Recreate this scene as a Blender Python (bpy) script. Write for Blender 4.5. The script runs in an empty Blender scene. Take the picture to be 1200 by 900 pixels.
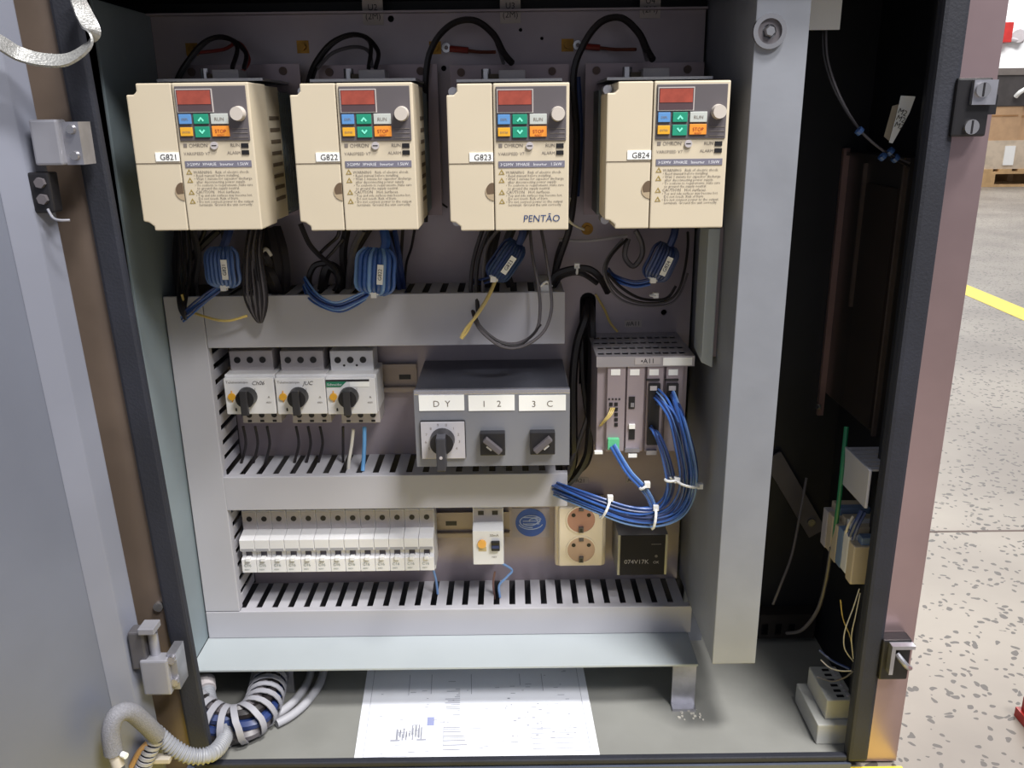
import bpy, bmesh, math, random
from mathutils import Vector, Matrix
random.seed(7)
rnd = random.random
C = bpy.context.scene.collection
sc = bpy.context.scene

# ---------------------------------------------------------------- camera
CZ = 0.69                       # camera height above the hall floor
FPX = 1000.0                    # focal length in px of a 1200 px wide frame
PIT = math.radians(17.35)
ROLL = 0.0125
cam_d = bpy.data.cameras.new('camera'); cam = bpy.data.objects.new('camera', cam_d); C.objects.link(cam)
cam_d.sensor_width = 36; cam_d.lens = 36*FPX/1200; cam_d.clip_start = .01; cam_d.clip_end = 100
fw = Vector((0, math.cos(PIT), -math.sin(PIT)))
r0 = Vector((1, 0, 0)); u0 = Vector((0, math.sin(PIT), math.cos(PIT)))
RT = (r0*math.cos(ROLL) - u0*math.sin(ROLL)).normalized()
UP = RT.cross(fw).normalized()
m = Matrix((RT, UP, -fw)).transposed().to_4x4(); m.translation = Vector((0, 0, CZ))
cam.matrix_world = m
sc.camera = cam

# ---------------------------------------------------------------- world, lights, exposure
w = bpy.data.worlds.new('hall_light'); sc.world = w; w.use_nodes = True
bg = w.node_tree.nodes['Background']; bg.inputs[0].default_value = (.82, .87, 1, 1); bg.inputs[1].default_value = .36
def area(name, loc, target, sx, sy, power, col):
    d = bpy.data.lights.new(name, 'AREA'); d.shape = 'RECTANGLE'; d.size = sx; d.size_y = sy; d.energy = power; d.color = col
    o = bpy.data.objects.new(name, d); C.objects.link(o); o.location = loc
    o.rotation_euler = (Vector(target)-Vector(loc)).to_track_quat('-Z', 'Y').to_euler(); return o
area('hall_lamp_near', (.78, -.05, 3.1), (0, .8, .3), .7, .3, 130, (1, .98, .95))
area('hall_lamp_front', (1.6, -1.3, 3.3), (0, .8, .3), 1.2, .4, 135, (1, .98, .96))
area('hall_lamp_far', (3.5, 6.5, 4.5), (2.8, 6, 0), 4, 4, 350, (1, .98, .95))
area('back_wall_fill', (6.5, 9.8, 4.8), (7, 13, 1.0), 3, 1.5, 420, (1, 1, 1))  # added fill light to brighten the far white wall
sc.view_settings.view_transform = 'Standard'; sc.view_settings.look = 'None'
sc.view_settings.gamma = 1; sc.view_settings.use_curve_mapping = False
sc.view_settings.exposure = -0.08

# ---------------------------------------------------------------- pixel -> place
def ray(px, py): return fw + RT*((px-600)/FPX) - UP*((py-450)/FPX)
def P(px, py, Y): d = ray(px, py); return Vector((0, 0, CZ)) + d*(Y/d.y)
def G(px, py, z): d = ray(px, py); return Vector((0, 0, CZ)) + d*((z-CZ)/d.z)
def W(px, py, X): d = ray(px, py); return Vector((0, 0, CZ)) + d*(X/d.x)
def rect(x0, y0, x1, y1, Y):
    ym = (y0+y1)/2; xm = (x0+x1)/2
    return P(x0, ym, Y).x, P(x1, ym, Y).x, P(xm, y1, Y).z, P(xm, y0, Y).z     # X0 X1 Z0 Z1

# ---------------------------------------------------------------- materials
def lin(c): return tuple(((v/255)/12.92 if v/255 <= .04045 else ((v/255+.055)/1.055)**2.4) for v in c) + (1,)
MATS = {}
def mat(name, c, rough=.5, metal=0, var=.08, scale=12, bump=0, bscale=200, spec=.5, alpha=1, c2=None, stretch=None, emit=0, coat=0, lo=.4, hi=.6):
    if name in MATS: return MATS[name]
    M = bpy.data.materials.new(name); M.use_nodes = True; nt = M.node_tree; b = nt.nodes['Principled BSDF']; L = nt.links
    tc = nt.nodes.new('ShaderNodeTexCoord'); mp = nt.nodes.new('ShaderNodeMapping'); L.new(tc.outputs['Object'], mp.inputs[0])
    if stretch: mp.inputs['Scale'].default_value = stretch
    n = nt.nodes.new('ShaderNodeTexNoise'); n.inputs['Scale'].default_value = scale; n.inputs['Detail'].default_value = 5
    L.new(mp.outputs[0], n.inputs[0])
    cr = nt.nodes.new('ShaderNodeValToRGB'); L.new(n.outputs[0], cr.inputs[0])
    a = lin(c); cr.color_ramp.elements[0].position = lo; cr.color_ramp.elements[1].position = hi
    if c2: bcol = lin(c2)
    else: bcol = tuple(min(1, v*(1+var)) for v in a[:3])+(1,)
    a2 = a if c2 else tuple(v*(1-var) for v in a[:3])+(1,)
    cr.color_ramp.elements[0].color = a2; cr.color_ramp.elements[1].color = bcol
    L.new(cr.outputs[0], b.inputs['Base Color'])
    b.inputs['Roughness'].default_value = rough; b.inputs['Metallic'].default_value = metal
    b.inputs['Specular IOR Level'].default_value = spec; b.inputs['Coat Weight'].default_value = coat
    if bump:
        n2 = nt.nodes.new('ShaderNodeTexNoise'); n2.inputs['Scale'].default_value = bscale; L.new(mp.outputs[0], n2.inputs[0])
        bp = nt.nodes.new('ShaderNodeBump'); bp.inputs['Strength'].default_value = bump; bp.inputs['Distance'].default_value = .001
        L.new(n2.outputs[0], bp.inputs['Height']); L.new(bp.outputs[0], b.inputs['Normal'])
    MATS[name] = M; return M
PVC = mat('grey_pvc', (172, 171, 178), .45, var=.03, scale=4)
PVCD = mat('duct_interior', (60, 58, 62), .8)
GALV = mat('galvanised_plate', (146, 133, 140), .4, .35, var=.16, scale=7, bump=.05, c2=(170, 161, 167), lo=.3, hi=.7)
FLANGE = mat('light_flange', (166, 173, 177), .4, .1, var=.04, scale=5)
POST = mat('grey_painted_post', (131, 134, 142), .5, .15, var=.07, scale=18, bump=.15, bscale=90, lo=.3, hi=.7)
FLOORM = mat('cabinet_floor_paint', (134, 134, 130), .5, .1, var=.12, scale=10, lo=.3, hi=.7)
DARKW = mat('cabinet_inner_dark', (24, 25, 31), .5, .1, var=.15)  # near-black tone for the inner panels
STEEL = mat('stainless_frame', (166, 144, 146), .32, .75, var=.1, scale=5, bump=.03)  # pinkish base colour carries a reddish reflection in the steel
BROWNM = mat('brown_grey_frame', (112, 98, 88), .45, .4, var=.12, scale=9)
ZINC = mat('zinc', (170, 170, 178), .35, .8, var=.12, scale=40)
CHROME = mat('bright_screw', (190, 188, 190), .25, .9, var=.05)
YZINC = mat('yellow_passivated', (150, 110, 40), .4, .6, var=.2, scale=80)
RUBBER = mat('black_gasket', (31, 33, 43), .65, var=.15, bump=.3, bscale=400)
DOOR = mat('door_paint', (102, 106, 119), .5, .1, var=.08, scale=4, bump=.05)
DOORL = mat('door_edge_paint', (122, 125, 138), .45, .1, var=.05, scale=6)
BEIGE = mat('inverter_cream', (198, 186, 164), .45, var=.025, scale=6)
BEIGED = mat('inverter_seam', (92, 80, 66), .7)
KEYP = mat('keypad_grey', (90, 85, 88), .4, var=.04)
LED = mat('display_red', (150, 70, 56), .15, var=.12, scale=90, coat=.6)
LEDD = mat('display_dark', (84, 68, 72), .2)
WHITEP = mat('white_plastic', (222, 222, 224), .4, var=.02)
WHITEG = mat('breaker_white', (216, 215, 217), .28, var=.03, scale=30)
GREYP = mat('terminal_grey', (172, 166, 168), .5, var=.05, scale=30)
BTB = mat('button_blue', (90, 140, 195), .4); BTG = mat('button_green', (34, 140, 112), .4); BTY = mat('button_yellow', (218, 162, 48), .4)
BTO = mat('button_orange', (222, 140, 52), .4); BTW = mat('button_white', (180, 184, 180), .4); TEAL = mat('arrow_teal', (130, 235, 205), .4)
BLACK = mat('black_plastic', (26, 25, 28), .4, var=.1)
INK = mat('black_print', (40, 38, 42), .6); INKG = mat('grey_print', (118, 110, 104), .6); INKB = mat('blue_ink', (30, 60, 110), .6)
INKW = mat('white_print', (225, 225, 230), .5); BAR = mat('bar_grey', (110, 108, 122), .5, var=.1)
LABEL = mat('white_label', (238, 238, 236), .6, var=.01)
BLUEW = mat('blue_wire', (50, 86, 154), .35, var=.15, scale=60); BLUEL = mat('light_blue_wire', (106, 140, 190), .35, var=.1)
NAVYW = mat('navy_wire', (36, 52, 98), .4, var=.2)
BLKW = mat('black_wire', (36, 32, 34), .4, var=.15); GRYW = mat('dark_grey_wire', (88, 84, 88), .4, var=.1)
REDW = mat('red_wire', (140, 48, 40), .4); YELW = mat('yellow_green_wire', (196, 168, 84), .4, c2=(208, 186, 120)); WHTW = mat('white_wire', (205, 200, 190), .4)
GRNW = mat('green_wire', (20, 110, 74), .4); TIE = mat('cable_tie_white', (225, 225, 225), .4); TIEB = mat('cable_tie_blue', (60, 90, 140), .4)
BOXG = mat('switch_box_grey', (136, 138, 146), .35, .45, var=.05, scale=8); BOXT = mat('switch_box_top', (84, 86, 96), .3, .5, var=.1)
PLC = mat('module_grey', (158, 146, 152), .4, .2, var=.05); PLCT = mat('module_top_metal', (176, 172, 178), .35, .5, var=.08)
GRNC = mat('green_connector', (96, 190, 140), .4)
SOCK = mat('socket_ivory', (236, 222, 200), .3, var=.02); SOCKI = mat('socket_insert', (196, 164, 140), .45, var=.05)
STKB = mat('sticker_blue', (36, 84, 170), .4, var=.1)
PAPER = mat('paper', (228, 230, 238), .8, var=.01)
CONDG = mat('grey_conduit', (160, 160, 166), .5, var=.05); BRAID = mat('braided_metal', (150, 150, 148), .4, .5, var=.2, scale=420, bump=.6, bscale=600, lo=.3, hi=.7)
ORANGE = mat('test_orange', (236, 176, 84), .5); GREENL = mat('green_strip', (30, 120, 90), .5)
YPAINT = mat('yellow_floor_paint', (232, 206, 60), .5, var=.06, scale=5)
CARD = mat('cardboard', (186, 152, 118), .8, var=.06); CARDP = mat('pale_wrap', (196, 180, 160), .5, var=.1); WOOD = mat('pallet_wood', (190, 156, 112), .8, var=.1)
DGREY = mat('dark_grey_carton', (72, 68, 68), .8); REDP = mat('red_paint', (170, 44, 40), .4); WALLM = mat('white_wall', (238, 238, 238), .8, var=.02)
TERB = mat('terminal_beige', (186, 172, 150), .5); TERBL = mat('terminal_blue', (110, 130, 160), .5); BLKG = mat('floor_block_grey', (176, 176, 172), .5)
DRAIL = mat('dark_device', (48, 44, 42), .4, .3); EDGE = mat('dull_trim', (120, 106, 98), .35, .7)

def floor_mat():
    M = bpy.data.materials.new('chip_floor'); M.use_nodes = True; nt = M.node_tree; L = nt.links; b = nt.nodes['Principled BSDF']
    tc = nt.nodes.new('ShaderNodeTexCoord')
    nz = nt.nodes.new('ShaderNodeTexNoise'); nz.inputs['Scale'].default_value = 30; L.new(tc.outputs['Object'], nz.inputs[0])
    mx = nt.nodes.new('ShaderNodeVectorMath'); mx.operation = 'MULTIPLY_ADD'; L.new(nz.outputs['Color'], mx.inputs[0])
    mx.inputs[1].default_value = (.03, .03, 0); L.new(tc.outputs['Object'], mx.inputs[2])
    v = nt.nodes.new('ShaderNodeTexVoronoi'); v.inputs['Scale'].default_value = 84; L.new(mx.outputs[0], v.inputs['Vector'])
    lt = nt.nodes.new('ShaderNodeMath'); lt.operation = 'LESS_THAN'; L.new(v.outputs['Distance'], lt.inputs[0]); lt.inputs[1].default_value = .33
    sp = nt.nodes.new('ShaderNodeSeparateColor'); L.new(v.outputs['Color'], sp.inputs[0])
    gt = nt.nodes.new('ShaderNodeMath'); gt.operation = 'GREATER_THAN'; L.new(sp.outputs[0], gt.inputs[0]); gt.inputs[1].default_value = .36
    mu = nt.nodes.new('ShaderNodeMath'); mu.operation = 'MULTIPLY'; L.new(lt.outputs[0], mu.inputs[0]); L.new(gt.outputs[0], mu.inputs[1])
    n2 = nt.nodes.new('ShaderNodeTexNoise'); n2.inputs['Scale'].default_value = 2.2; n2.inputs['Detail'].default_value = 6; L.new(tc.outputs['Object'], n2.inputs[0])
    cr = nt.nodes.new('ShaderNodeValToRGB'); L.new(n2.outputs[0], cr.inputs[0])
    cr.color_ramp.elements[0].position = .35; cr.color_ramp.elements[1].position = .7
    cr.color_ramp.elements[0].color = lin((118, 110, 102)); cr.color_ramp.elements[1].color = lin((150, 142, 131))
    mc = nt.nodes.new('ShaderNodeMix'); mc.data_type = 'RGBA'; L.new(mu.outputs[0], mc.inputs['Factor'])
    L.new(cr.outputs[0], mc.inputs['A']); mc.inputs['B'].default_value = lin((72, 66, 62))
    L.new(mc.outputs['Result'], b.inputs['Base Color']); b.inputs['Roughness'].default_value = .45
    return M

# ---------------------------------------------------------------- mesh helpers
class MB:
    def __init__(s): s.v = []; s.f = []
    def add(s, vs, fs):
        n = len(s.v); s.v += [Vector(v) for v in vs]; s.f += [tuple(i+n for i in f) for f in fs]; return s
    def box(s, x0, x1, y0, y1, z0, z1):
        return s.add([(x0,y0,z0),(x1,y0,z0),(x1,y1,z0),(x0,y1,z0),(x0,y0,z1),(x1,y0,z1),(x1,y1,z1),(x0,y1,z1)],
                     [(0,3,2,1),(4,5,6,7),(0,1,5,4),(1,2,6,5),(2,3,7,6),(3,0,4,7)])
    def hexa(s, a, b):   # two quads (front a, back b)
        return s.add(list(a)+list(b), [(0,1,2,3),(7,6,5,4),(0,4,5,1),(1,5,6,2),(2,6,7,3),(3,7,4,0)])
    def prism(s, pts, y0, y1):      # outline in (x,z), counter-clockwise seen from -Y
        n = len(pts); vs = [(x, y0, z) for x, z in pts]+[(x, y1, z) for x, z in pts]
        fs = [tuple(range(n)), tuple(range(2*n-1, n-1, -1))]+[(i, i+n, (i+1) % n+n, (i+1) % n) for i in range(n)]
        return s.add(vs, fs)
    def prism_x(s, pts, x0, x1):    # outline in (y,z)
        n = len(pts); vs = [(x0, y, z) for y, z in pts]+[(x1, y, z) for y, z in pts]
        fs = [tuple(range(n)), tuple(range(2*n-1, n-1, -1))]+[(i, i+n, (i+1) % n+n, (i+1) % n) for i in range(n)]
        return s.add(vs, fs)
    def cyl(s, p0, p1, r, seg=16, r2=None):
        p0 = Vector(p0); p1 = Vector(p1); d = (p1-p0).normalized(); a = d.orthogonal().normalized(); b = d.cross(a); r2 = r if r2 is None else r2
        vs = []
        for p, rr in ((p0, r), (p1, r2)):
            for i in range(seg):
                t = 2*math.pi*i/seg; vs.append(p+a*math.cos(t)*rr+b*math.sin(t)*rr)
        return s.add(vs, [tuple(range(seg-1, -1, -1)), tuple(range(seg, 2*seg))]+[(i, (i+1) % seg, (i+1) % seg+seg, i+seg) for i in range(seg)])
    def tube(s, pts, r, seg=8, sub=6, radii=None):
        pp = smooth(pts, sub); n = len(pp); fr = frames(pp); vs = []
        for i, (p, (a, b)) in enumerate(zip(pp, fr)):
            rr = r if radii is None else radii(i, n)
            for k in range(seg):
                t = 2*math.pi*k/seg; vs.append(p+a*math.cos(t)*rr+b*math.sin(t)*rr)
        fs = [tuple(range(seg-1, -1, -1)), tuple(range((n-1)*seg, n*seg))]
        for i in range(n-1):
            for k in range(seg): fs.append((i*seg+k, i*seg+(k+1) % seg, (i+1)*seg+(k+1) % seg, (i+1)*seg+k))
        return s.add(vs, fs)
    def ribbon(s, pts, wd, th, sub=8, side=None):
        pp = smooth(pts, sub); n = len(pp); vs = []
        for i, p in enumerate(pp):
            t = (pp[min(i+1, n-1)]-pp[max(i-1, 0)]).normalized(); sd = (side-t*side.dot(t)).normalized(); nn = t.cross(sd)
            for q in ((-1,-1),(1,-1),(1,1),(-1,1)): vs.append(p+sd*q[0]*wd/2+nn*q[1]*th/2)
        fs = [(3,2,1,0), tuple(range(4*n-4, 4*n))]
        for i in range(n-1):
            for k in range(4): fs.append((i*4+k, i*4+(k+1) % 4, i*4+4+(k+1) % 4, i*4+4+k))
        return s.add(vs, fs)
    def ring(s, c, axis, ro, ri, h, seg=24):
        c = Vector(c); d = Vector(axis).normalized(); a = d.orthogonal().normalized(); b = d.cross(a); vs = []
        for rr, hh in ((ro, 0), (ro, h), (ri, h), (ri, 0)):
            for i in range(seg):
                t = 2*math.pi*i/seg; vs.append(c+d*hh+a*math.cos(t)*rr+b*math.sin(t)*rr)
        fs = []
        for k in range(4):
            for i in range(seg): fs.append((k*seg+i, k*seg+(i+1) % seg, ((k+1) % 4)*seg+(i+1) % seg, ((k+1) % 4)*seg+i))
        return s.add(vs, fs)
def smooth(pts, sub):
    pts = [Vector(p) for p in pts]
    if len(pts) < 3 or sub < 2: return pts
    out = []
    for i in range(len(pts)-1):
        p0 = pts[max(i-1, 0)]; p1 = pts[i]; p2 = pts[i+1]; p3 = pts[min(i+2, len(pts)-1)]
        for k in range(sub):
            t = k/sub
            out.append(.5*((2*p1)+(p2-p0)*t+(2*p0-5*p1+4*p2-p3)*t*t+(-p0+3*p1-3*p2+p3)*t**3))
    out.append(pts[-1]); return out
def frames(pp):
    n = len(pp); out = []; a = None
    for i in range(n):
        t = (pp[min(i+1, n-1)]-pp[max(i-1, 0)]).normalized()
        if a is None: a = t.orthogonal().normalized()
        else:
            a = a-t*a.dot(t); a = a.normalized() if a.length > 1e-6 else t.orthogonal().normalized()
        out.append((a.copy(), t.cross(a)))
    return out
def root_org(o):
    p = Vector((0, 0, 0))
    while o is not None: p += o.location; o = o.parent
    return p
def obj(name, mb, m, parent=None, smooth_=False, bevel=0, bseg=2, org=None):
    """one mesh object; coordinates given in world space"""
    me = bpy.data.meshes.new(name)
    if parent is not None: o0 = root_org(parent)
    elif org is not None: o0 = Vector(org)
    else:
        xs = [v.x for v in mb.v]; ys = [v.y for v in mb.v]; zs = [v.z for v in mb.v]
        o0 = Vector(((min(xs)+max(xs))/2, (min(ys)+max(ys))/2, min(zs)))
    me.from_pydata([v-o0 for v in mb.v], [], mb.f)
    bm = bmesh.new(); bm.from_mesh(me); bmesh.ops.recalc_face_normals(bm, faces=bm.faces)
    if bevel: bmesh.ops.bevel(bm, geom=[e for e in bm.edges if len(e.link_faces) == 2 and e.calc_face_angle(0) > .5], offset=bevel, segments=bseg, affect='EDGES', profile=.6)
    if smooth_:
        for f in bm.faces: f.smooth = True
        for e in bm.edges:
            if len(e.link_faces) == 2 and e.calc_face_angle(0) > .7: e.smooth = False
    bm.to_mesh(me); bm.free()
    me.materials.append(m)
    o = bpy.data.objects.new(name, me); C.objects.link(o)
    if parent is not None: o.parent = parent
    else: o.location = o0
    return o
def empty(name, loc):
    o = bpy.data.objects.new(name, None); C.objects.link(o); o.location = loc; o.empty_display_size = .02; return o
def tag(o, label, cat, group=None):
    o['label'] = label; o['category'] = cat
    if group: o['group'] = group
    return o
def thing(name, loc, label, cat, group=None): return tag(empty(name, loc), label, cat, group)
def struct(o): o['kind'] = 'structure'; return o
def dup(o, loc, label):
    r = o.copy(); C.objects.link(r); r.location = loc; r['label'] = label
    for ch in list(o.children):
        c = ch.copy(); C.objects.link(c); c.parent = r
        for g in list(ch.children):
            d = g.copy(); C.objects.link(d); d.parent = c
    return r
def plate(outer, holes, th, ax):     # ax maps (u,v,w)->world
    bm = bmesh.new()
    for lp in [outer]+holes:
        vs = [bm.verts.new((u, v, 0)) for u, v in lp]
        for i in range(len(vs)): bm.edges.new((vs[i], vs[(i+1) % len(vs)]))
    bmesh.ops.triangle_fill(bm, edges=bm.edges[:], use_beauty=True, use_dissolve=False)
    r = bmesh.ops.extrude_face_region(bm, geom=bm.faces[:])
    for g in r['geom']:
        if isinstance(g, bmesh.types.BMVert): g.co.z = th
    bm.verts.index_update()
    mb = MB(); mb.add([ax(*v.co) for v in bm.verts], [tuple(v.index for v in f.verts) for f in bm.faces]); bm.free(); return mb
_tc = {}
def text_mb(s, size, x, y, z, align='LEFT', rot=0, shear=0, mb=None, flat=False):
    """lettering facing -Y (or lying flat on z), baseline start at x,z"""
    key = (s, align, shear)
    if key not in _tc:
        c = bpy.data.curves.new('t', 'FONT'); c.body = s; c.size = 1; c.align_x = align; c.resolution_u = 3 if len(s) < 8 else 1; c.shear = shear
        o = bpy.data.objects.new('t', c); C.objects.link(o); bpy.context.view_layer.update()
        me = bpy.data.meshes.new_from_object(o.evaluated_get(bpy.context.evaluated_depsgraph_get()))
        _tc[key] = ([v.co.copy() for v in me.vertices], [tuple(p.vertices) for p in me.polygons])
        bpy.data.objects.remove(o); bpy.data.curves.remove(c); bpy.data.meshes.remove(me)
    vs, fs = _tc[key]; mb = mb or MB(); cr, sr = math.cos(rot), math.sin(rot)
    q = [((v.x*cr-v.y*sr)*size, (v.x*sr+v.y*cr)*size) for v in vs]
    mb.add([(x+a, y+b, z) if flat else (x+a, y, z+b) for a, b in q], fs); return mb
def tri_mb(mb, x, z, y, r):
    mb.add([(x-r, y, z-r*.7), (x+r, y, z-r*.7), (x, y, z+r), (x-r*.55, y, z-r*.45), (x+r*.55, y, z-r*.45), (x, y, z+r*.45)],
           [(0,1,4,3), (1,2,5,4), (2,0,3,5)])
def screw(name, c, axis, r, parent, m=None, slot=True):
    """slotted screw head on a surface, axis pointing out"""
    ax = Vector(axis).normalized(); c = Vector(c); mb = MB()
    mb.cyl(c, c+ax*r*.55, r, 14, r*.85)
    o = obj(name, mb, m or CHROME, parent, True)
    if slot:
        a = ax.orthogonal().normalized()
        if abs(ax.y) > .9: a = Vector((.8, 0, .6))
        b = ax.cross(a); q = c+ax*r*.56; h = ax*.0002
        s2 = MB(); f = [q+a*r*.8+b*r*.13, q-a*r*.8+b*r*.13, q-a*r*.8-b*r*.13, q+a*r*.8-b*r*.13]
        s2.hexa([p+h for p in f], [p for p in f]); obj('screw_slot', s2, BLACK, o if parent is None or parent.parent is None else parent)
    return o

ZP = .99            # mounting plate front plane
FY = .78            # cabinet front plane
CF = .01            # cabinet floor height

# ================================================================ SETTING: hall
fl = obj('floor', MB().box(-6, 9, -4, 14, -.05, 0), floor_mat(), org=(0, 0, 0)); struct(fl)
obj('yellow_line', MB().box(-.7, .425, .57, .772, 0, .0012), YPAINT, fl)
mbl = MB(); mbl.add([(1.73,2.2,.001),(1.83,2.2,.001),(2.02,5.6,.001),(1.92,5.6,.001),(1.73,2.2,.0),(1.83,2.2,.0),(2.02,5.6,.0),(1.92,5.6,.0)],
   [(0,1,2,3),(0,4,5,1),(1,5,6,2),(2,6,7,3),(3,7,4,0)]); obj('yellow_line', mbl, YPAINT, fl)
obj('floor_joint', MB().box(.46, 5, 1.322, 1.327, 0, .0006), mat('joint_filler', (96, 84, 80), .8), fl)
struct(obj('wall_back', MB().box(-6, 9, 13, 13.2, 0, 6), WALLM))
# pallet load
pb = G(1172, 219, 0); py = pb.y
pal = thing('pallet', (P(1150, 219, py).x+.6, py, 0), 'wooden pallet on the hall floor under the cartons, right of the cabinet', 'pallet')
x0 = P(1146, 219, py).x; H = .17; x1 = x0+1.2
for dx in (0, .525, 1.05):
    for dy in (0, .35, .7): obj('block', MB().box(x0+dx, x0+dx+.15, py+dy, py+dy+.1, .02, .12), WOOD, pal)
for dy in (0, .35, .7): obj('deck_board', MB().box(x0, x1, py+dy, py+dy+.1, .12, .142), WOOD, pal)
for dy in (0, .35, .7): obj('bottom_board', MB().box(x0, x1, py+dy, py+dy+.1, 0, .02), WOOD, pal)
for i in range(7): obj('top_board', MB().box(x0+i*.18, x0+i*.18+.12, py, py+.8, .142, .165), WOOD, pal)
a = P(1151, 165, py); t = thing('wrapped_carton', (a.x+.5, py+.4, .165), 'pale film-wrapped carton resting directly on the wooden pallet', 'carton', )
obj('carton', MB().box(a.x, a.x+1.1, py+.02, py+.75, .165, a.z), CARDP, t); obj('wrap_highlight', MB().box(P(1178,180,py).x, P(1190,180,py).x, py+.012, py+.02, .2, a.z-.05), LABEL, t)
b = P(1157, 125, py)
t = thing('cardboard_box', (b.x+.25, py+.4, a.z), 'brown cardboard box between the wrapped carton and the dark case', 'box')
obj('carton', MB().box(b.x, P(1197,150,py).x, py+.03, py+.6, a.z, b.z), CARD, t); obj('tape', MB().box(b.x+.05, P(1193,150,py).x, py+.027, py+.03, b.z-.09, b.z-.075), mat('tape', (160,120,80), .4), t)
t = thing('cardboard_box', (b.x+.7, py+.4, a.z), 'second brown cardboard box, cut off by the right edge of the photo', 'box')
obj('carton', MB().box(P(1198,150,py).x, P(1198,150,py).x+.4, py+.05, py+.6, a.z, b.z), CARD, t); obj('tape', MB().box(P(1198,150,py).x, P(1198,150,py).x+.4, py+.045, py+.05, b.z-.1, b.z-.08), MATS['tape'], t)
c = P(1162, 84, py)
t = thing('storage_case', (c.x+.4, py+.4, b.z), 'dark grey case on top of the cardboard boxes', 'case')
obj('case_body', MB().box(c.x, c.x+.75, py+.02, py+.6, b.z, c.z-.02), DGREY, t, bevel=.01); obj('case_lid', MB().box(c.x-.01, c.x+.76, py+.01, py+.61, c.z-.03, c.z+.03), mat('case_lid', (120,112,108), .6), t)
q = P(1196, 108, py); obj('handle', MB().tube([(q.x-.04, py, q.z-.04), (q.x-.02, py-.03, q.z), (q.x+.06, py-.03, q.z+.05)], .02), LABEL, t)
q0 = P(1172, 50, 12.9); q1 = P(1187, 26, 12.9)
t = thing('alarm_box', (q0.x+.1, 12.9, q0.z), 'small red box on the white hall wall', 'wall box')
obj('housing', MB().box(q0.x, q1.x, 12.86, 13, q0.z, q1.z), REDP, t, bevel=.01); obj('pipe', MB().tube([(q1.x, 12.93, q0.z+.05), (q1.x+.2, 12.93, q0.z+.02)], .03), GREYP, t)
obj('bell', MB().cyl(P(1194, 42, 12.9), P(1194, 42, 13), .09, 16), GREYP, t)
r_ = G(1190, 860, 0)
t = thing('floor_beam', (r_.x+.06, r_.y, 0), 'red painted steel beam on the hall floor at the lower right edge', 'beam')
obj('web', MB().box(G(1194, 845, 0).x, r_.x+.2, r_.y-.2, G(1195,838,0).y, 0, .012), REDP, t); obj('rib', MB().box(r_.x+.02, r_.x+.035, r_.y-.2, G(1195,840,0).y-.002, .012, .03), REDP, t)

# ================================================================ CABINET SHELL
XL, XR = -.418, .418
def lean(o):      # the left jamb and door hang slightly out of plumb
    L_ = root_org(o)
    for v in o.data.vertices: v.co.x += .031*(.62-(v.co.z+L_.z))
    return o
cab = thing('electrical_cabinet', (0, .95, 0), 'large grey control cabinet with its left door open and a stainless front frame', 'cabinet')
ZT = .812
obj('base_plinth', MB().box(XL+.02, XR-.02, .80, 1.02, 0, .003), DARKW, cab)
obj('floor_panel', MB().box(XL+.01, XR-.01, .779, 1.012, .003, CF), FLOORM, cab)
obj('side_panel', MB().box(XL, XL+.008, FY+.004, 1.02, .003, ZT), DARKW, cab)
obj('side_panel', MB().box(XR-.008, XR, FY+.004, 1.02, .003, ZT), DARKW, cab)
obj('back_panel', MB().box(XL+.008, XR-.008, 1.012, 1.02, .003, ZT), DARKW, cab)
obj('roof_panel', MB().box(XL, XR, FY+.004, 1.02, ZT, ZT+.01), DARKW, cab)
GXR0, GXR1, GXL0, GXL1 = .362, .384, -.376, -.353
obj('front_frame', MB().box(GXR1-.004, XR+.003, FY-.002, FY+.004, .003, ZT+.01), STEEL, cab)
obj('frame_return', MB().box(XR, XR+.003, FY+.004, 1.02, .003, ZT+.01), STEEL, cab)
lean(obj('front_frame', MB().box(XL, GXL0+.004, FY-.002, FY+.004, .003, ZT+.01), BROWNM, cab))
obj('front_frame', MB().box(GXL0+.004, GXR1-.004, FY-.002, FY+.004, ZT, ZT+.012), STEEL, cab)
obj('front_sill', MB().box(GXL0+.012, GXR0+.004, .766, .7785, .0025, .010), mat('sill', (84, 90, 106), .45, .2), cab)
obj('gasket', MB().box(GXR0, GXR1, FY-.014, FY+.002, .012, ZT), RUBBER, cab, bevel=.004)
lean(obj('gasket', MB().box(GXL0, GXL1, FY-.007, FY+.002, .012, ZT), RUBBER, cab, bevel=.003))
obj('gasket', MB().box(GXL1, GXR0, FY-.012, FY-.003, .0115, .018), RUBBER, cab, bevel=.002)
# inner left and right dark returns
obj('inner_return', MB().box(GXR1-.006, GXR1-.002, FY+.004, FY+.04, .012, ZT), DARKW, cab)
# door catches on the right frame
def catch(px, py, lbl, flip):
    p = P(px, py, FY-.002); mb = MB().box(p.x-.018, p.x+.012, FY-.018, FY-.002, p.z-.024, p.z+.024)
    o = obj('door_catch', mb, BLACK, cab, bevel=.002); o['label'] = lbl
    return p, o
p, o = catch(1132, 126, 'black door catch with two screws near the top of the stainless frame', 0)
obj('catch_plate', MB().box(p.x-.006, p.x+.014, FY-.0225, FY-.018, p.z+.002, p.z+.022), ZINC, o)
obj('catch_tongue', MB().box(p.x+.012, p.x+.019, FY-.016, FY-.004, p.z-.006, p.z+.01), BLACK, o)
for dz in (.014, -.016):
    c_ = Vector((p.x+(.001 if dz > 0 else -.002), FY-.0225 if dz > 0 else FY-.018, p.z+dz)); obj('screw', MB().cyl(c_, c_+Vector((0,-.003,0)), .0062, 16), CHROME, o, True)
    obj('screw_slot', MB().box(c_.x-.0008, c_.x+.0008, c_.y-.0033, c_.y-.003, c_.z-.0055, c_.z+.0055), BLACK, o)
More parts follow.
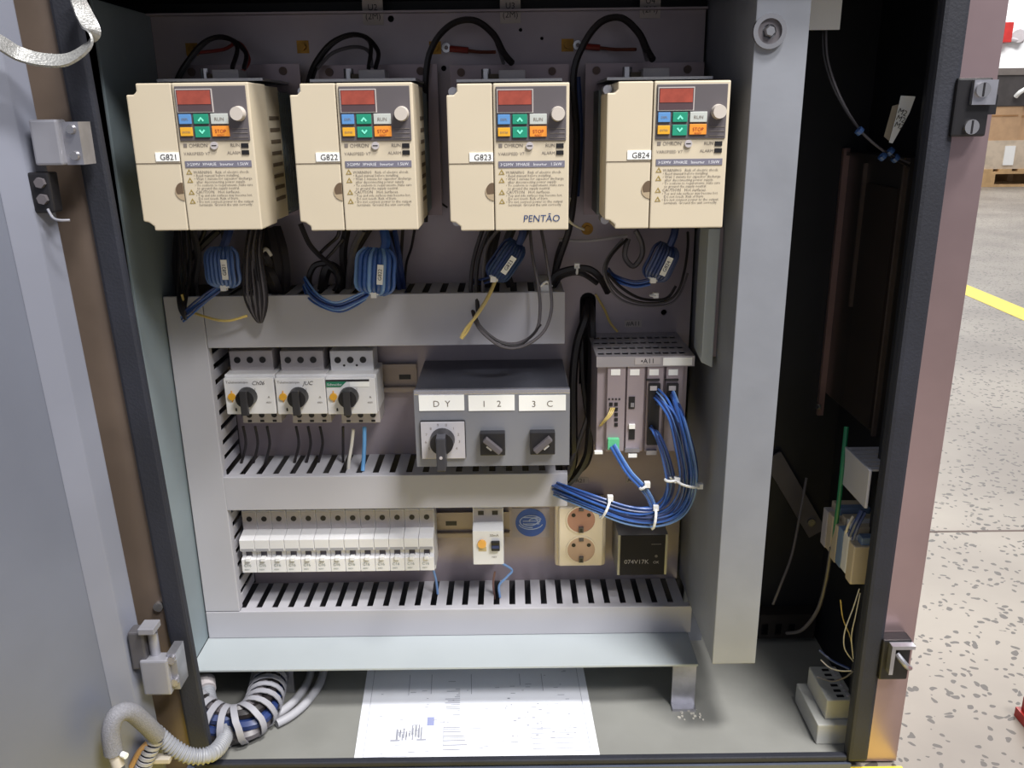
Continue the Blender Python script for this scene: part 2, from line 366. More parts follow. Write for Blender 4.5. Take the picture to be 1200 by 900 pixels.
p, o = catch(1045, 763, 'small latch keeper near the bottom of the stainless frame', 0)
obj('catch_plate', MB().box(p.x-.012, p.x-.008, FY-.026, FY-.018, p.z-.012, p.z+.022), ZINC, o)
obj('catch_plate', MB().box(p.x-.008, p.x+.012, FY-.026, FY-.018, p.z+.018, p.z+.022), ZINC, o)
obj('catch_hook', MB().tube([(p.x-.004, FY-.02, p.z+.01), (p.x+.004, FY-.026, p.z), (p.x+.012, FY-.02, p.z-.008)], .003), ZINC, o)
# ---- door (open towards the camera on the left)
ang = math.radians(109); dd = Vector((math.cos(ang), -math.sin(ang), 0)); dn = Vector((-dd.y, dd.x, 0)) # dn: towards inside (right)
hp = Vector((-.396, .760, 0))
def dprism(t0, n0, t1, n1, t2, n2, t3, n3, z0, z1):
    A = [hp+dd*t+dn*n for t, n in ((t0,n0),(t1,n1),(t2,n2),(t3,n3))]
    return MB().hexa([(q.x,q.y,z0) for q in A], [(q.x,q.y,z1) for q in A])
dr = obj('door', dprism(.0, -.022, .0, -.012, .72, -.012, .72, -.022, .003, ZT), DOOR, cab); lean(dr); dr['label'] = 'grey painted door swung open on the left hinge side'
lean(obj('door_edge', dprism(.0, -.012, .002, .0, .024, .0, .044, -.0118, .003, ZT), DOORL, dr, bevel=.0015))
# upper hinge block
def hinge_block(x0, y0, x1, y1, Y, m, z=.016):
    X0, X1, Z0, Z1 = rect(x0, y0, x1, y1, Y); return MB().box(X0, X1, Y, Y+z, Z0, Z1), (X0, X1, Z0, Z1)
mb, B = hinge_block(37, 140, 70, 194, .735, None); h = obj('hinge', mb, mat('hinge_cast', (146, 146, 154), .45, .4), cab, bevel=.002); h['label'] = 'pale cast hinge block, upper left'
obj('hinge_arm', MB().box(B[1], B[1]+.014, .742, .764, B[2], B[3]-.002), ZINC, h)
for k in (.78, .2):
    c_ = Vector((B[1]+.008, .742, B[2]+(B[3]-B[2])*k)); obj('screw', MB().cyl(c_, c_+Vector((0,-.003,0)), .0042, 14, .0034), CHROME, h, True)
mb, B = hinge_block(30, 202, 60, 250, .738, None); h2 = obj('hinge_bracket', mb, BLACK, cab, bevel=.002); h2['label'] = 'dark bracket with two bolts under the upper hinge'
for k in (.75, .35):
    c_ = Vector((B[1]-.007, .738, B[2]+(B[3]-B[2])*k)); obj('bolt', MB().cyl(c_, c_+Vector((0,-.004,0)), .0045, 6), GRYW, h2)
obj('pin_wire', MB().tube([P(56,245,.735), P(62,255,.733), P(70,258,.733), P(82,258,.735)], .0012), ZINC, h2, True)
# lower hinge
mb, B = hinge_block(166, 775, 198, 815, .735, None); h = obj('hinge', mb, MATS['hinge_cast'], cab, bevel=.002); h['label'] = 'grey cast hinge block, lower left above the conduit'
obj('hinge_arm', MB().box(B[1]-.002, B[1]+.007, .742, .764, B[2]+.002, B[3]+.004), ZINC, h)
for k in (.95, .3):
    c_ = Vector((B[1]+.003, .742, B[2]+(B[3]-B[2])*k)); obj('screw', MB().cyl(c_, c_+Vector((0,-.004,0)), .0042, 14), CHROME, h, True)
mb, B = hinge_block(152, 742, 170, 785, .738, None); h2 = obj('hinge_bracket', mb, mat('hinge_dark', (90, 88, 92), .5, .4), cab, bevel=.002)
X0, X1, Z0, Z1 = rect(163, 735, 182, 742, .736); obj('hinge_cap', MB().box(X0, X1, .732, .75, Z0, Z1), MATS['hinge_cast'], h2, bevel=.001)
X0, X1, Z0, Z1 = rect(172, 745, 184, 775, .742); obj('hinge_pin', MB().cyl(((X0+X1)/2, .748, Z0), ((X0+X1)/2, .748, Z1), .005), MATS['hinge_cast'], h2, True)
q = P(187, 709, FY-.002); obj('bolt', MB().cyl(q, q+Vector((0,-.005,0)), .005, 12), CHROME, cab, True)

# ================================================================ MOUNTING PLATE (pan with flanges)
ZL = P(525, 782, .856).z              # flange height
Ztop = P(600, 12, ZP).z
FXL, FXR = -.382, .2125
mp = thing('mounting_plate', (-.08, ZP, ZL), 'galvanised steel mounting pan with folded lower and left flanges, carrying all the devices', 'mounting plate')
slot = P(689, 352, ZP); sr = .0095; sl = [(slot.x+sr*math.cos(t), slot.z+sr*math.sin(t)) for t in [i*math.pi/8 for i in range(9)]]
slz = P(689, 450, ZP).z
hole = sl+[(slot.x-sr, slz), (slot.x+sr, slz)]
holes = [hole]
for (hx, hy, hr) in [(778, 366, .0035), (458, 22, .0035), (640, 150, .003), (330, 300, .0035), (520, 80, .003), (610, 35, .002), (635, 45, .0018), (505, 655, .003)]:
    c_ = P(hx, hy, ZP); holes.append([(c_.x+hr*math.cos(t), c_.z+hr*math.sin(t)) for t in [i*math.pi/5 for i in range(10)]])
obj('plate', plate([(FXL, ZL), (FXR, ZL), (FXR, Ztop), (FXL, Ztop)], holes, .003, lambda u, v, w_: (u, ZP+w_, v)), GALV, mp)
obj('top_flange', MB().box(FXL, FXR, ZP-.012, ZP, Ztop-.002, Ztop), GALV, mp)
obj('bottom_flange', MB().box(FXL-.0, FXR+.002, .856, ZP, ZL-.003, ZL), FLANGE, mp, bevel=.0008)
obj('left_flange', MB().box(FXL-.003, FXL, .856, ZP, ZL+.0005, Ztop), mat('side_flange_shaded', (128, 140, 146), .4, .2, var=.05), mp, bevel=.0008)  # darker copy of the flange colour, shade of the left side put in
pf = P(800, 826, .866)
fb = MB().box(pf.x-.014, pf.x+.014, .866, .869, CF+.002, ZL-.003).box(pf.x-.014, pf.x+.014, .856, .869, CF, CF+.003)
obj('bracket_foot', fb, ZINC, mp)
obj('bracket_foot', MB().box(-.30, -.275, .90, .903, CF, ZL-.003), ZINC, mp)
# post on the right
pt = thing('upright_post', (.235, .86, CF), 'wide grey painted upright profile with a large bolt, right of the inverters', 'post')
PX0, PX1, PZ = .2155, .2625, P(846, 778, .80).z
mb = MB().box(PX0, PX1, .80, .803, PZ, ZT).box(PX0, PX0+.003, .803, 1.0, PZ, ZT).box(PX1-.003, PX1, .803, 1.0, PZ, ZT)
obj('profile', mb, POST, pt, bevel=.0008)
obj('profile_foot', MB().box(PX0+.01, PX1-.01, 1.0, 1.006, CF, ZT), POST, pt)
c_ = P(901, 37, .80); d_ = Vector((0, -1, 0))
o = obj('eye_ring', MB().ring(c_, d_, .0145, .0105, .004, 28), CHROME, pt, True)
obj('bolt_cup', MB().ring(c_, d_, .0105, .006, .0015, 24), GRYW, pt, True); obj('bolt_head', MB().cyl(c_, c_+d_*.006, .0058, 6, .004), CHROME, pt)
X0, X1, Z0, Z1 = rect(826, 268, 850, 431, .86)
t = thing('side_strip', (X0+.01, .87, Z0), 'light grey vertical strip beside the fourth inverter, against the post', 'strip')
obj('strip', MB().hexa([(X0,.86,Z0+.006),(X0+.012,.86,Z0),(X0+.012,.86,Z1),(X0,.86,Z1)], [(X0,.90,Z0+.012),(X0+.012,.90,Z0+.006),(X0+.012,.90,Z1),(X0,.90,Z1)]), FLANGE, t, bevel=.001)
obj('strip_lip', MB().box(X0+.012, PX0, .868, .871, Z0+.01, Z1), GALV, t)
# screws with yellow washers on the plate
for (sx, sy) in [(225, 58), (355, 55), (510, 56), (665, 53), (325, 273), (688, 268)]:
    c_ = P(sx, sy, ZP); s_ = 6.5/1000
    w_ = obj('warning_sticker' if sy < 100 else 'washer', MB().box(c_.x-s_, c_.x+s_, ZP-.0004, ZP, c_.z-s_, c_.z+s_) if sy < 100 else MB().cyl(c_, c_+Vector((0,-.001,0)), .007, 16), YZINC, mp)
    o = obj('bolt', MB().cyl(c_, c_+Vector((0,-.004,0)), .0038, 6), YZINC, mp)
for (sx, sy, l) in [(437, 14, 'U2\n(2M)'), (598, 12, 'U3\n(2M)'), (762, 6, 'U4\n(2M)')]:
    c_ = P(sx, sy, ZP); b_ = obj('plate_label', MB().box(c_.x-.011, c_.x+.011, ZP-.0006, ZP, c_.z-.013, c_.z+.012), mat('faded_label', (182, 172, 168), .6), mp)
    obj('print', text_mb(l, .0088, c_.x, ZP-.0008, c_.z+.0015, 'CENTER'), INK, b_)
for (sx, sy, l, hw) in [(742, 379, '#A11', 10), (680, 563, 'A21', 10), (741, 562, 'A22', 8)]:
    c_ = P(sx, sy, ZP); k = hw/1000; b_ = obj('plate_label', MB().box(c_.x-k, c_.x+k, ZP-.0006, ZP, c_.z-.0042, c_.z+.0042), MATS['faded_label'], mp)
    obj('print', text_mb(l, .0075, c_.x, ZP-.0008, c_.z-.0025, 'CENTER'), INK, b_)

# ================================================================ WIRE DUCTS
YD = .92
def finger_row(par, kind, a0, a1, lo_, hi_, fixed, pitch=.0197, fwid=.0122, th=.0015, y0=None, y1=None):
    """fingers along X (kind 'x', on a horizontal side at z=fixed) or along Z (kind 'z', on a vertical side at x=fixed)"""
    me = None; n = int((a1-a0)/pitch)
    for i in range(n+1):
        a = a0+i*pitch; b_ = min(a+fwid, a1)
        if me is None:
            if kind == 'x': mb = MB().box(0, fwid, y0, y1, 0, th)
            else: mb = MB().box(0, th, y0, y1, 0, fwid)
            me = bpy.data.meshes.new('finger'); me.from_pydata(mb.v, [], mb.f); me.materials.append(PVC)
        if a+fwid > a1+.003: break
        o = bpy.data.objects.new('finger', me); C.objects.link(o); o.parent = par
        L_ = root_org(par); o.location = Vector((a, 0, fixed) if kind == 'x' else (fixed, 0, a))-L_
def hduct(xa, xb, zt, zb, label, slot_off=0, bottom=True, fing=True):
    t = thing('wire_duct', ((xa+xb)/2, (YD+ZP)/2, zb), label, 'wire duct', None)
    obj('lid', MB().box(xa, xb, YD, YD+.0035, zb, zt), PVC, t, bevel=.001)
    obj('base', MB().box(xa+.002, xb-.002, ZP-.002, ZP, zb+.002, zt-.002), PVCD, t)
    obj('side_rim', MB().box(xa, xb, YD+.0035, YD+.011, zt-.0025, zt-.001), PVC, t)
    if fing: finger_row(t, 'x', xa+slot_off, xb, 0, 0, zt-.0025, y0=YD+.011, y1=ZP-.0005)
    if bottom:
        obj('side_rim', MB().box(xa, xb, YD+.0035, YD+.011, zb+.001, zb+.0025), PVC, t)
        finger_row(t, 'x', xa+slot_off, xb, 0, 0, zb+.001, y0=YD+.011, y1=ZP-.0005)
    return t
VX0, VX1 = -.3805, -.3385
Zu1, Zu0 = P(420, 345, YD).z, P(420, 406, YD).z
Zm1, Zm0 = P(465, 557, YD).z, P(465, 596, YD).z
Zb1, Zb0 = P(525, 714, YD).z, ZL+.0003
ud = hduct(VX1+.0005, P(662, 375, YD).x, Zu1, Zu0, 'upper horizontal wire duct, just below the row of inverters', .01)
md = hduct(P(263, 575, YD).x, P(665, 575, YD).x, Zm1, Zm0, 'middle horizontal wire duct, under the motor breakers and switch box', .003)
bd = hduct(VX0, P(810, 730, YD).x, Zb1, Zb0, 'lowest wire duct standing on the bottom flange', P(283, 715, YD).x+.002-VX0, bottom=False)
t = thing('wire_duct', ((VX0+VX1)/2, .95, Zb1), 'vertical wire duct along the left flange of the plate', 'wire duct')
obj('lid', MB().box(VX0, VX1, YD, YD+.0035, Zb1+.0008, Zu1), PVC, t, bevel=.001)
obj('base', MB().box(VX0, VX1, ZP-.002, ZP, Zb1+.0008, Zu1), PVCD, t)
obj('side_rim', MB().box(VX1-.002, VX1, YD+.0035, YD+.012, Zb1+.001, Zu0-.001), PVC, t)
finger_row(t, 'z', Zb1+.004, Zm0-.004, 0, 0, VX1-.002, y0=YD+.012, y1=ZP-.0005, pitch=.0185, fwid=.0115)
finger_row(t, 'z', Zm1+.004, Zu0-.002, 0, 0, VX1-.002, y0=YD+.012, y1=ZP-.0005, pitch=.0185, fwid=.0115)
# ================================================================ DIN RAILS
def rail(xa, xb, zc, label):
    t = thing('mounting_rail', ((xa+xb)/2, ZP-.004, zc-.0175), label, 'rail')
    m_ = mat('rail_brass_grey', (150, 138, 132), .4, .4, var=.08)
    obj('rail_back', MB().box(xa, xb, ZP-.003, ZP-.001, zc-.0125, zc+.0125), m_, t)
    obj('rail_lip', MB().box(xa, xb, ZP-.0085, ZP-.007, zc+.0125, zc+.0175).box(xa, xb, ZP-.008, ZP-.001, zc+.0115, zc+.0128), m_, t)
    obj('rail_lip', MB().box(xa, xb, ZP-.0085, ZP-.007, zc-.0175, zc-.0125).box(xa, xb, ZP-.008, ZP-.001, zc-.0128, zc-.0115), m_, t)
    k = xa+.02
    while k < xb-.02:
        obj('rail_slot', MB().box(k, k+.014, ZP-.0033, ZP-.003, zc-.003, zc+.003), BLACK, t); k += .05
    return t
zr1 = P(465, 441, ZP).z; zr2 = P(530, 612, ZP).z
rail(P(255, 441, ZP).x, P(489, 441, ZP).x, zr1, 'upper mounting rail behind the three motor breakers')
rail(P(275, 612, ZP).x, P(597, 612, ZP).x, zr2, 'lower mounting rail behind the long breaker row')

# ================================================================ INVERTERS
DYF = .80
WD = .1095; HD = .1293
def arc(cx, cz, r, t0, t1, n=5): return [(cx+r*math.cos(math.radians(t0+(t1-t0)*i/n)), cz+r*math.sin(math.radians(t0+(t1-t0)*i/n))) for i in range(n+1)]
def make_drive(loc, label):
    t = thing('inverter', loc, label, 'inverter', 'frequency inverters in the top row')
    X, Z = loc[0]-WD/2, loc[2]      # left edge, bottom edge
    U = lambda u: X+u*WD
    V = lambda v: Z+HD*(1-v)
    Y = DYF
    n = .0095
    lft = [(X+n, Z), (U(.375), Z), (U(.375), Z+HD), (X+n+.001, Z+HD)]+arc(X+n-.002, Z+HD-n+.002, -.003 if 0 else .003, 0, -90, 3)+[(X, Z+HD-n-.002), (X, Z+n+.001)]
    lft = [(X+n, Z), (U(.372), Z), (U(.372), Z+HD), (X+n, Z+HD), (X+n, Z+HD-n*.7), (X+n*.7, Z+HD-n), (X, Z+HD-n), (X, Z+n*.9), (X+n*.5, Z+n*.8), (X+n, Z+n*.4)]
    obj('terminal_cover', MB().prism(lft, Y+.0008, Y+.055), BEIGE, t, bevel=.0012)
    obj('front_cover', MB().box(U(.380), X+WD, Y, Y+.055, Z, Z+HD), BEIGE, t, bevel=.0012)
    obj('seam', MB().box(X+.0005, U(.372), Y+.0004, Y+.001, V(.533), V(.529)), BEIGED, t)
    obj('cover_gap', MB().box(U(.370), U(.382), Y+.002, Y+.05, Z+.001, Z+HD-.001), BEIGED, t)
    obj('body_shell', MB().box(X+n*.6, X+WD-.001, Y+.055, Y+.105, Z+.002, Z+HD-.001), mat('inverter_side', (188, 178, 158), .5, var=.03), t, bevel=.001)
    hs = obj('heat_sink', MB().box(X+n*.3, X+WD-.004, Y+.105, Y+.16, Z+.002, Z+HD-.004), mat('heat_sink', (104, 112, 116), .45, .5), t)
    for k in range(7): obj('fin', MB().box(X+WD-.004, X+WD-.001, Y+.110+k*.007, Y+.1125+k*.007, Z+.004, Z+HD-.006), MATS['heat_sink'], hs)
    for k in range(8): obj('vent_slot', MB().box(X+WD-.0012, X+WD-.0006, Y+.062, Y+.098, Z+.02+k*.011, Z+.0235+k*.011), BEIGED, t)
    obj('back_plate', MB().box(X-.006, X+WD+.010, Y+.160, Y+.163, Z-.004, Z+HD+.024), mat('bracket_plate', (138, 124, 128), .35, .6, var=.1), t)
    sh = obj('top_shelf', MB().box(X+.006, X+WD-.003, Y+.06, Y+.160, Z+HD+.0035, Z+HD+.006), mat('shelf_zinc', (176, 176, 182), .35, .6), t)
    for (u, v) in ((.035, .045), (.035, .965)):
        c_ = Vector((U(u), Y+.054, V(v))); obj('mount_screw', MB().cyl(c_, c_+Vector((0,-.02,0)), .0042, 14), ZINC, t, True)
    # thumb notch: half ring recess by the gap
    obj('thumb_notch', MB().prism([(U(.372), V(.79)), (U(.372), V(.665))]+arc(U(.372), V(.727), .0078, 90, 270, 8)[1:-1], Y+.0002, Y+.0009), mat('notch', (168, 150, 124), .5), t)
    obj('notch_shade', MB().prism([(U(.372), V(.74)), (U(.372), V(.665))]+arc(U(.372), V(.715), .0068, 90, 230, 8)[1:-1], Y-.0000, Y+.0004), mat('notch_deep', (96, 78, 60), .6), t)
    # keypad
    kp = obj('keypad', MB().box(U(.402), U(.975), Y-.0012, Y+.001, V(.382), V(.022)), KEYP, t, bevel=.0004)
    fr = (U(.41), U(.705), V(.195), V(.04))
    obj('display_frame', MB().box(fr[0], fr[1], Y-.0022, Y-.0012, fr[2], fr[3]), mat('frame_line', (190, 182, 178), .4), kp)
    obj('display_surround', MB().box(fr[0]+.0008, fr[1]-.0008, Y-.0025, Y-.0022, fr[2]+.0008, fr[3]-.0008), LEDD, kp)
    obj('display', MB().box(fr[0]+.0014, fr[1]-.0016, Y-.0028, Y-.0024, fr[2]+.007, fr[3]-.0014), LED, kp)
    def but(u0, u1, v0, v1, m_, s=None):
        b_ = obj('button', MB().box(U(u0), U(u1), Y-.0028, Y-.001, V(v1), V(v0)), m_, kp, bevel=.0004)
        return b_
    but(.415, .515, .205, .27, BTB); but(.535, .655, .205, .27, BTG); but(.535, .655, .288, .36, BTG); but(.415, .515, .292, .35, BTY)
    but(.675, .815, .203, .272, BTW); but(.675, .815, .285, .355, BTO)
    am = MB()
    for (cu, cv, s) in ((.595, .236, 1), (.595, .325, -1)):
        cx, cz = U(cu), V(cv); r = .0028; yy = Y-.0031
        am.add([(cx-r, yy, cz-s*r*.5), (cx, yy, cz+s*r*.6), (cx+r, yy, cz-s*r*.5), (cx+r*.6, yy, cz-s*r*.9), (cx, yy, cz-s*r*.1), (cx-r*.6, yy, cz-s*r*.9)], [(0,1,4,5), (1,2,3,4)])
    obj('arrow_print', am, TEAL, kp)
    for s_, sz, u, v, m_ in (('RUN', .0042, .745, .25, INKG), ('DSPL', .0028, .465, .245, INKG), ('ENTER', .0024, .465, .33, INKG), ('STOP', .0042, .745, .330, REDW), ('RESET', .0024, .745, .352, REDW)):
        obj('button_print', text_mb(s_, sz, U(u), Y-.0031, V(v), 'CENTER'), m_, kp)
    c_ = Vector((U(.905), Y-.001, V(.205)))
    kn = obj('speed_knob', MB().cyl(c_, c_+Vector((0,-.008,0)), .0066, 20, .0058), mat('knob_white', (186, 178, 170), .4), kp, True)
    obj('knob_scale', MB().box(U(.84), U(.965), Y-.0016, Y-.0012, V(.305), V(.301)).box(U(.84), U(.965), Y-.0016, Y-.0012, V(.335), V(.331)).box(U(.84), U(.965), Y-.0016, Y-.0012, V(.365), V(.361)), INKG, kp)
    c_ = Vector((U(.675), Y, V(.415))); obj('cover_screw', MB().cyl(c_, c_+Vector((0,-.0018,0)), .0034, 14), GREYP, t, True)
    obj('screw_slot', MB().box(c_.x-.0022, c_.x+.0022, Y-.002, Y-.0018, c_.z-.0004, c_.z+.0004), BLACK, t)
    pr = MB(); text_mb('\u25a0 OMRON', .0045, U(.415), Y-.0003, V(.425), mb=pr); text_mb('VARISPEED V7', .0038, U(.415), Y-.0003, V(.478), mb=pr)
    text_mb('RUN', .0042, U(.885), Y-.0003, V(.425), 'RIGHT', mb=pr); text_mb('ALARM', .0038, U(.885), Y-.0003, V(.475), 'RIGHT', mb=pr)
    obj('front_print', pr, INKG, t)
    obj('indicator_lamp', MB().box(U(.895), U(.955), Y-.0008, Y+.001, V(.432), V(.402)), BLACK, t)
    obj('indicator_lamp', MB().box(U(.895), U(.955), Y-.0008, Y+.001, V(.478), V(.449)), BLACK, t)
    obj('rating_strip', MB().box(U(.415), U(.965), Y-.0005, Y+.001, V(.562), V(.518)), BAR, t)
    obj('strip_print', text_mb('3G3MV  3PHASE   Inverter   1.5kW', .0038, U(.43), Y-.0007, V(.551)), INKW, t)
    wp = MB(); ty = Y-.0003
    lines = [(.603, 'WARNING   Risk of electric shock.', .0035), (.625, '\u2022 Read manual before installing.', .0033), (.647, '\u2022 Wait 1 minute for capacitor discharge', .0033), (.669, '  after disconnecting power supply.', .0033),
             (.691, '\u2022 To conform to requirements, make sure', .0031), (.713, '  to ground the supply neutral.', .0033), (.740, 'CAUTION   Hot surfaces.', .0038), (.762, '\u2022 Top and side surfaces may become hot.', .0031),
             (.784, '  Do not touch. Risk of burn.', .0033), (.806, '\u2022 Do not connect power to the output', .0033), (.828, '  terminals. Ground the unit correctly.', .0033)]
    for v, s, sz in lines: text_mb(s, sz, U(.475), ty, V(v), mb=wp)
    obj('warning_text', wp, INKG, t)
    tm = MB()
    for v in (.593, .65, .732, .795): tri_mb(tm, U(.44), V(v), ty, .0028)
    obj('warning_triangle', tm, mat('tri', (150, 128, 66), .6), t)
    # plug block and tray on top
    tb = obj('top_terminal', MB().box(U(.42), U(.66), Y+.10, Y+.13, Z+HD+.006, Z+HD+.016), GREYP, t, bevel=.001)
    c_ = Vector((U(.30), Y+.12, Z+HD+.006)); obj('earth_bolt', MB().cyl(c_, c_+Vector((0,0,.012)), .005, 12), CHROME, t, True)
    obj('earth_lug', MB().box(U(.33), U(.42), Y+.115, Y+.125, Z+HD+.008, Z+HD+.013), BEIGED, t)
    for u in (.05, .93):
        c_ = Vector((U(u), Y+.160, Z+HD+.017)); obj('bracket_bolt', MB().cyl(c_, c_+Vector((0,-.002,0)), .0042, 12), mat('bolt_brown', (92, 74, 68), .5, .4), t)
    return t
def dloc(xl, xr, yb=270, yt=97):
    xa, xb = P(xl, 183, DYF).x, P(xr, 183, DYF).x; return Vector(((xa+xb)/2, DYF, P((xl+xr)/2, yb, DYF).z))
locs = [dloc(157, 299), dloc(344, 488), dloc(525, 667), dloc(708, 854, 267.5)]
labs = ['cream inverter at the far left of the top row, tagged G821', 'cream inverter second from the left, tagged G822',
        'cream inverter third from the left, with blue handwriting on its lower front', 'cream inverter nearest the grey post, tagged G824']
d0 = make_drive(locs[0], labs[0]); drives = [d0]+[dup(d0, l, s) for l, s in zip(locs[1:], labs[1:])]
for i, d in enumerate(drives):
    x = d.location.x-WD/2; z = d.location.z
    l_ = obj('paper_tag', MB().box(x+.176*WD, x+.372*WD, DYF+.0000, DYF+.0008, z+HD*(1-.518), z+HD*(1-.458)), LABEL, d)
    obj('tag_print', text_mb('G82%d' % (i+1), .0072, x+.36*WD, DYF-.0003, z+HD*(1-.508), 'RIGHT'), INK, l_)
d = drives[2]; x = d.location.x-WD/2; z = d.location.z
obj('handwriting', text_mb('PENTÃO', .0088, x+.615*WD, DYF-.0004, z+HD*(1-.94), shear=.1), INKB, d)

# ================================================================ WIRES: helper
def wire(label, pts, r, m_, cat='wire', name='wire', group=None, seg=8, ties=()):
    pp = [P(*p) for p in pts]
    if ties:
        t = thing(name, pp[0], label, cat, group)
        obj('strand', MB().tube(pp, r, seg), m_, t, True)
        for (p, col) in ties:
            c_ = P(*p); obj('cable_tie', MB().box(c_.x-.004, c_.x+.004, c_.y-r-.003, c_.y-r, c_.z-.003, c_.z+.003), col, t)
        return t
    return tag(obj(name, MB().tube(pp, r, seg), m_, None, True), label, cat, group)
def bundle(name, label, cat, strands, ties=(), group=None, loc=None):
    """strands: list of (pts, r, mat); ties: (px,py,Y,angle deg,half width m,mat)"""
    t = thing(name, loc or P(*strands[0][0][0]), label, cat, group)
    for pts, r, m_ in strands: obj('strand', MB().tube([P(*p) for p in pts], r, 6, 5), m_, t, True)
    for (px, py_, Y, an, hw, m_) in ties:
        c_ = P(px, py_, Y); a_ = math.radians(an); u_ = Vector((math.cos(a_), 0, math.sin(a_))); v_ = Vector((-math.sin(a_), 0, math.cos(a_)))
        pts = [c_+u_*hw*math.cos(k)+Vector((0, 1, 0))*hw*.9*math.sin(k) for k in [i*math.pi/7 for i in range(15)]]
        mb = MB(); n = len(pts)
        mb.tube(pts, .0013, 5, 1); h_ = c_+u_*hw; q = .0028
        mb.box(h_.x-q, h_.x+q, h_.y-q, h_.y+q, h_.z-q, h_.z+q)
        obj('cable_tie', mb, m_, t)
    return t
# --- wires above the inverters (curving over from the plate into the top terminal)
bundle('cable_loop', 'black cable loops over the far left inverter', 'cable', [
    ([(204,100,.93),(215,78,.94),(238,50,.95),(262,43,.95),(278,55,.94),(272,80,.92)], .0024, BLKW), ([(206,100,.94),(222,72,.95),(245,47,.96),(270,46,.95),(288,62,.94),(286,80,.92)], .0024, BLKW),
    ([(230,62,.96),(262,58,.96),(280,50,.95),(292,70,.94),(284,84,.92)], .0018, REDW)])
bundle('cable_loop', 'black cable loops over the inverter second from the left', 'cable', [
    ([(360,98,.93),(368,75,.94),(388,50,.95),(415,40,.95),(434,50,.94),(432,80,.92)], .0024, BLKW), ([(364,98,.94),(376,68,.95),(398,46,.96),(425,42,.95),(443,60,.94),(440,80,.92)], .0024, BLKW),
    ([(372,80,.94),(390,62,.95),(415,55,.95),(432,60,.94),(436,78,.92)], .002, GRYW)])
bundle('cable_loop', 'thick black cable arching over the third inverter', 'cable', [
    ([(498,260,.95),(499,180,.95),(499,90,.95),(508,52,.95),(530,28,.95),(556,24,.95),(578,40,.94),(590,62,.93),(600,74,.92)], .0034, BLKW),
    ([(556,24,.955),(576,38,.95),(584,56,.94),(590,74,.92)], .002, GRYW)])
bundle('cable_loop', 'thick black cable arching over the inverter beside the post', 'cable', [
    ([(648,330,.965),(656,302,.96),(667,268,.95),(673,225,.95),(676,160,.95),(672,90,.95),(684,52,.95),(704,26,.95),(728,21,.95),(748,38,.94),(758,58,.93),(765,70,.92)], .0036, BLKW),
    ([(676,230,.955),(680,160,.955),(677,90,.955)], .003, NAVYW), ([(748,38,.95),(754,55,.94),(758,70,.92)], .0022, GRYW)])
for (x, y, x2, l) in [(527, 57, 580, 'third inverter'), (681, 54, 745, 'inverter beside the post')]:
    t = thing('earth_wire', P(x, y, .985), 'short red-sleeved earth wire on a ring lug above the '+l, 'wire')
    obj('ring_lug', MB().ring(P(x-4, y-1, .985), (0,-1,0), .005, .0022, .0015, 14), CHROME, t); obj('sleeve', MB().tube([P(x, y, .983), P(x+22, y+2, .982)], .0032), REDW, t, True)
    obj('strand', MB().tube([P(x+20, y+2, .982), P((x+x2)/2+8, y+4, .97), P(x2, y+4, .95)], .0018), mat('brown_wire', (110, 60, 44), .4), t, True)
# --- loose wires between the drives
wire('thin dark wire curling behind the second and third inverters', [(498,200,.97),(505,222,.97),(515,236,.97),(524,243,.975)], .0012, BLKW)
wire('white wire loop at the right foot of the third inverter', [(668,232,.93),(664,246,.92),(668,260,.92),(684,269,.95)], .0014, WHTW)
bundle('white_cable', 'flat white cable run across the plate below the third and fourth inverters', 'cable', [([(655,281,.965),(690,282,.97),(735,276,.97)], .002, GREYP)])

# --- bundles below the inverters; some thick black strands are added as shadow masses
def coil(cx, cy, wpx, hpx, Y, ang_, label, txt, m1, m2, extra):
    """folded blue wire pack tied in the middle with a marker tag"""
    c0 = P(cx, cy, Y); a_ = math.radians(ang_); t = thing('wire_pack', c0, label, 'wire bundle')
    w2, h2 = wpx/2000*.9, hpx/2000*.9
    ux = Vector((math.cos(a_), 0, math.sin(a_))); uz = Vector((-math.sin(a_), 0, math.cos(a_)))
    n = 9
    for k in range(n):
        f = -1+2*k/(n-1); dep = math.sqrt(max(0, 1-f*f))*.007
        pts = [c0+ux*(f*w2*.62)+uz*(h2*1.15)+Vector((0, .004, 0)), c0+ux*(f*w2)+uz*(h2*.8)+Vector((0, -dep, 0)), c0+ux*(f*w2*1.03)+Vector((0, -dep-.002, 0)),
               c0+ux*(f*w2)-uz*(h2*.8)+Vector((0, -dep, 0)), c0+ux*(f*w2*.45)-uz*(h2*1.15)+Vector((0, .004, 0))]
        obj('strand', MB().tube(pts, w2/n*1.25, 6, 4), m1 if k % 3 else m2, t, True)
    tx = c0+ux*(w2*.35)+Vector((0, -.0125, 0))
    A = [tx+ux*sx*.0032+uz*sz*.0105 for sx, sz in ((-1,-1),(1,-1),(1,1),(-1,1))]
    mk = obj('marker_tag', MB().hexa(A, [q+Vector((0,.0006,0)) for q in A]), LABEL, t)
    tt = text_mb(txt, .0055, 0, 0, 0, 'CENTER', rot=math.pi/2); 
    mb = MB(); mb.add([tx+Vector((0,-.0003,0))+ux*(v.x+.0017)+uz*v.z for v in tt.v], tt.f); obj('marker_print', mb, INK, mk)
    for pts, r, m_ in extra: obj('strand', MB().tube([P(*p) for p in pts], r, 6, 5), m_, t, True)
    q = c0-uz*h2*1.15; obj('cable_tie', MB().box(q.x-.003, q.x+.003, q.y-.006, q.y, q.z-.003, q.z+.003).ring(q-Vector((.0,0,0)), uz, .0058, .0045, .003, 12), TIE, t)
    return t
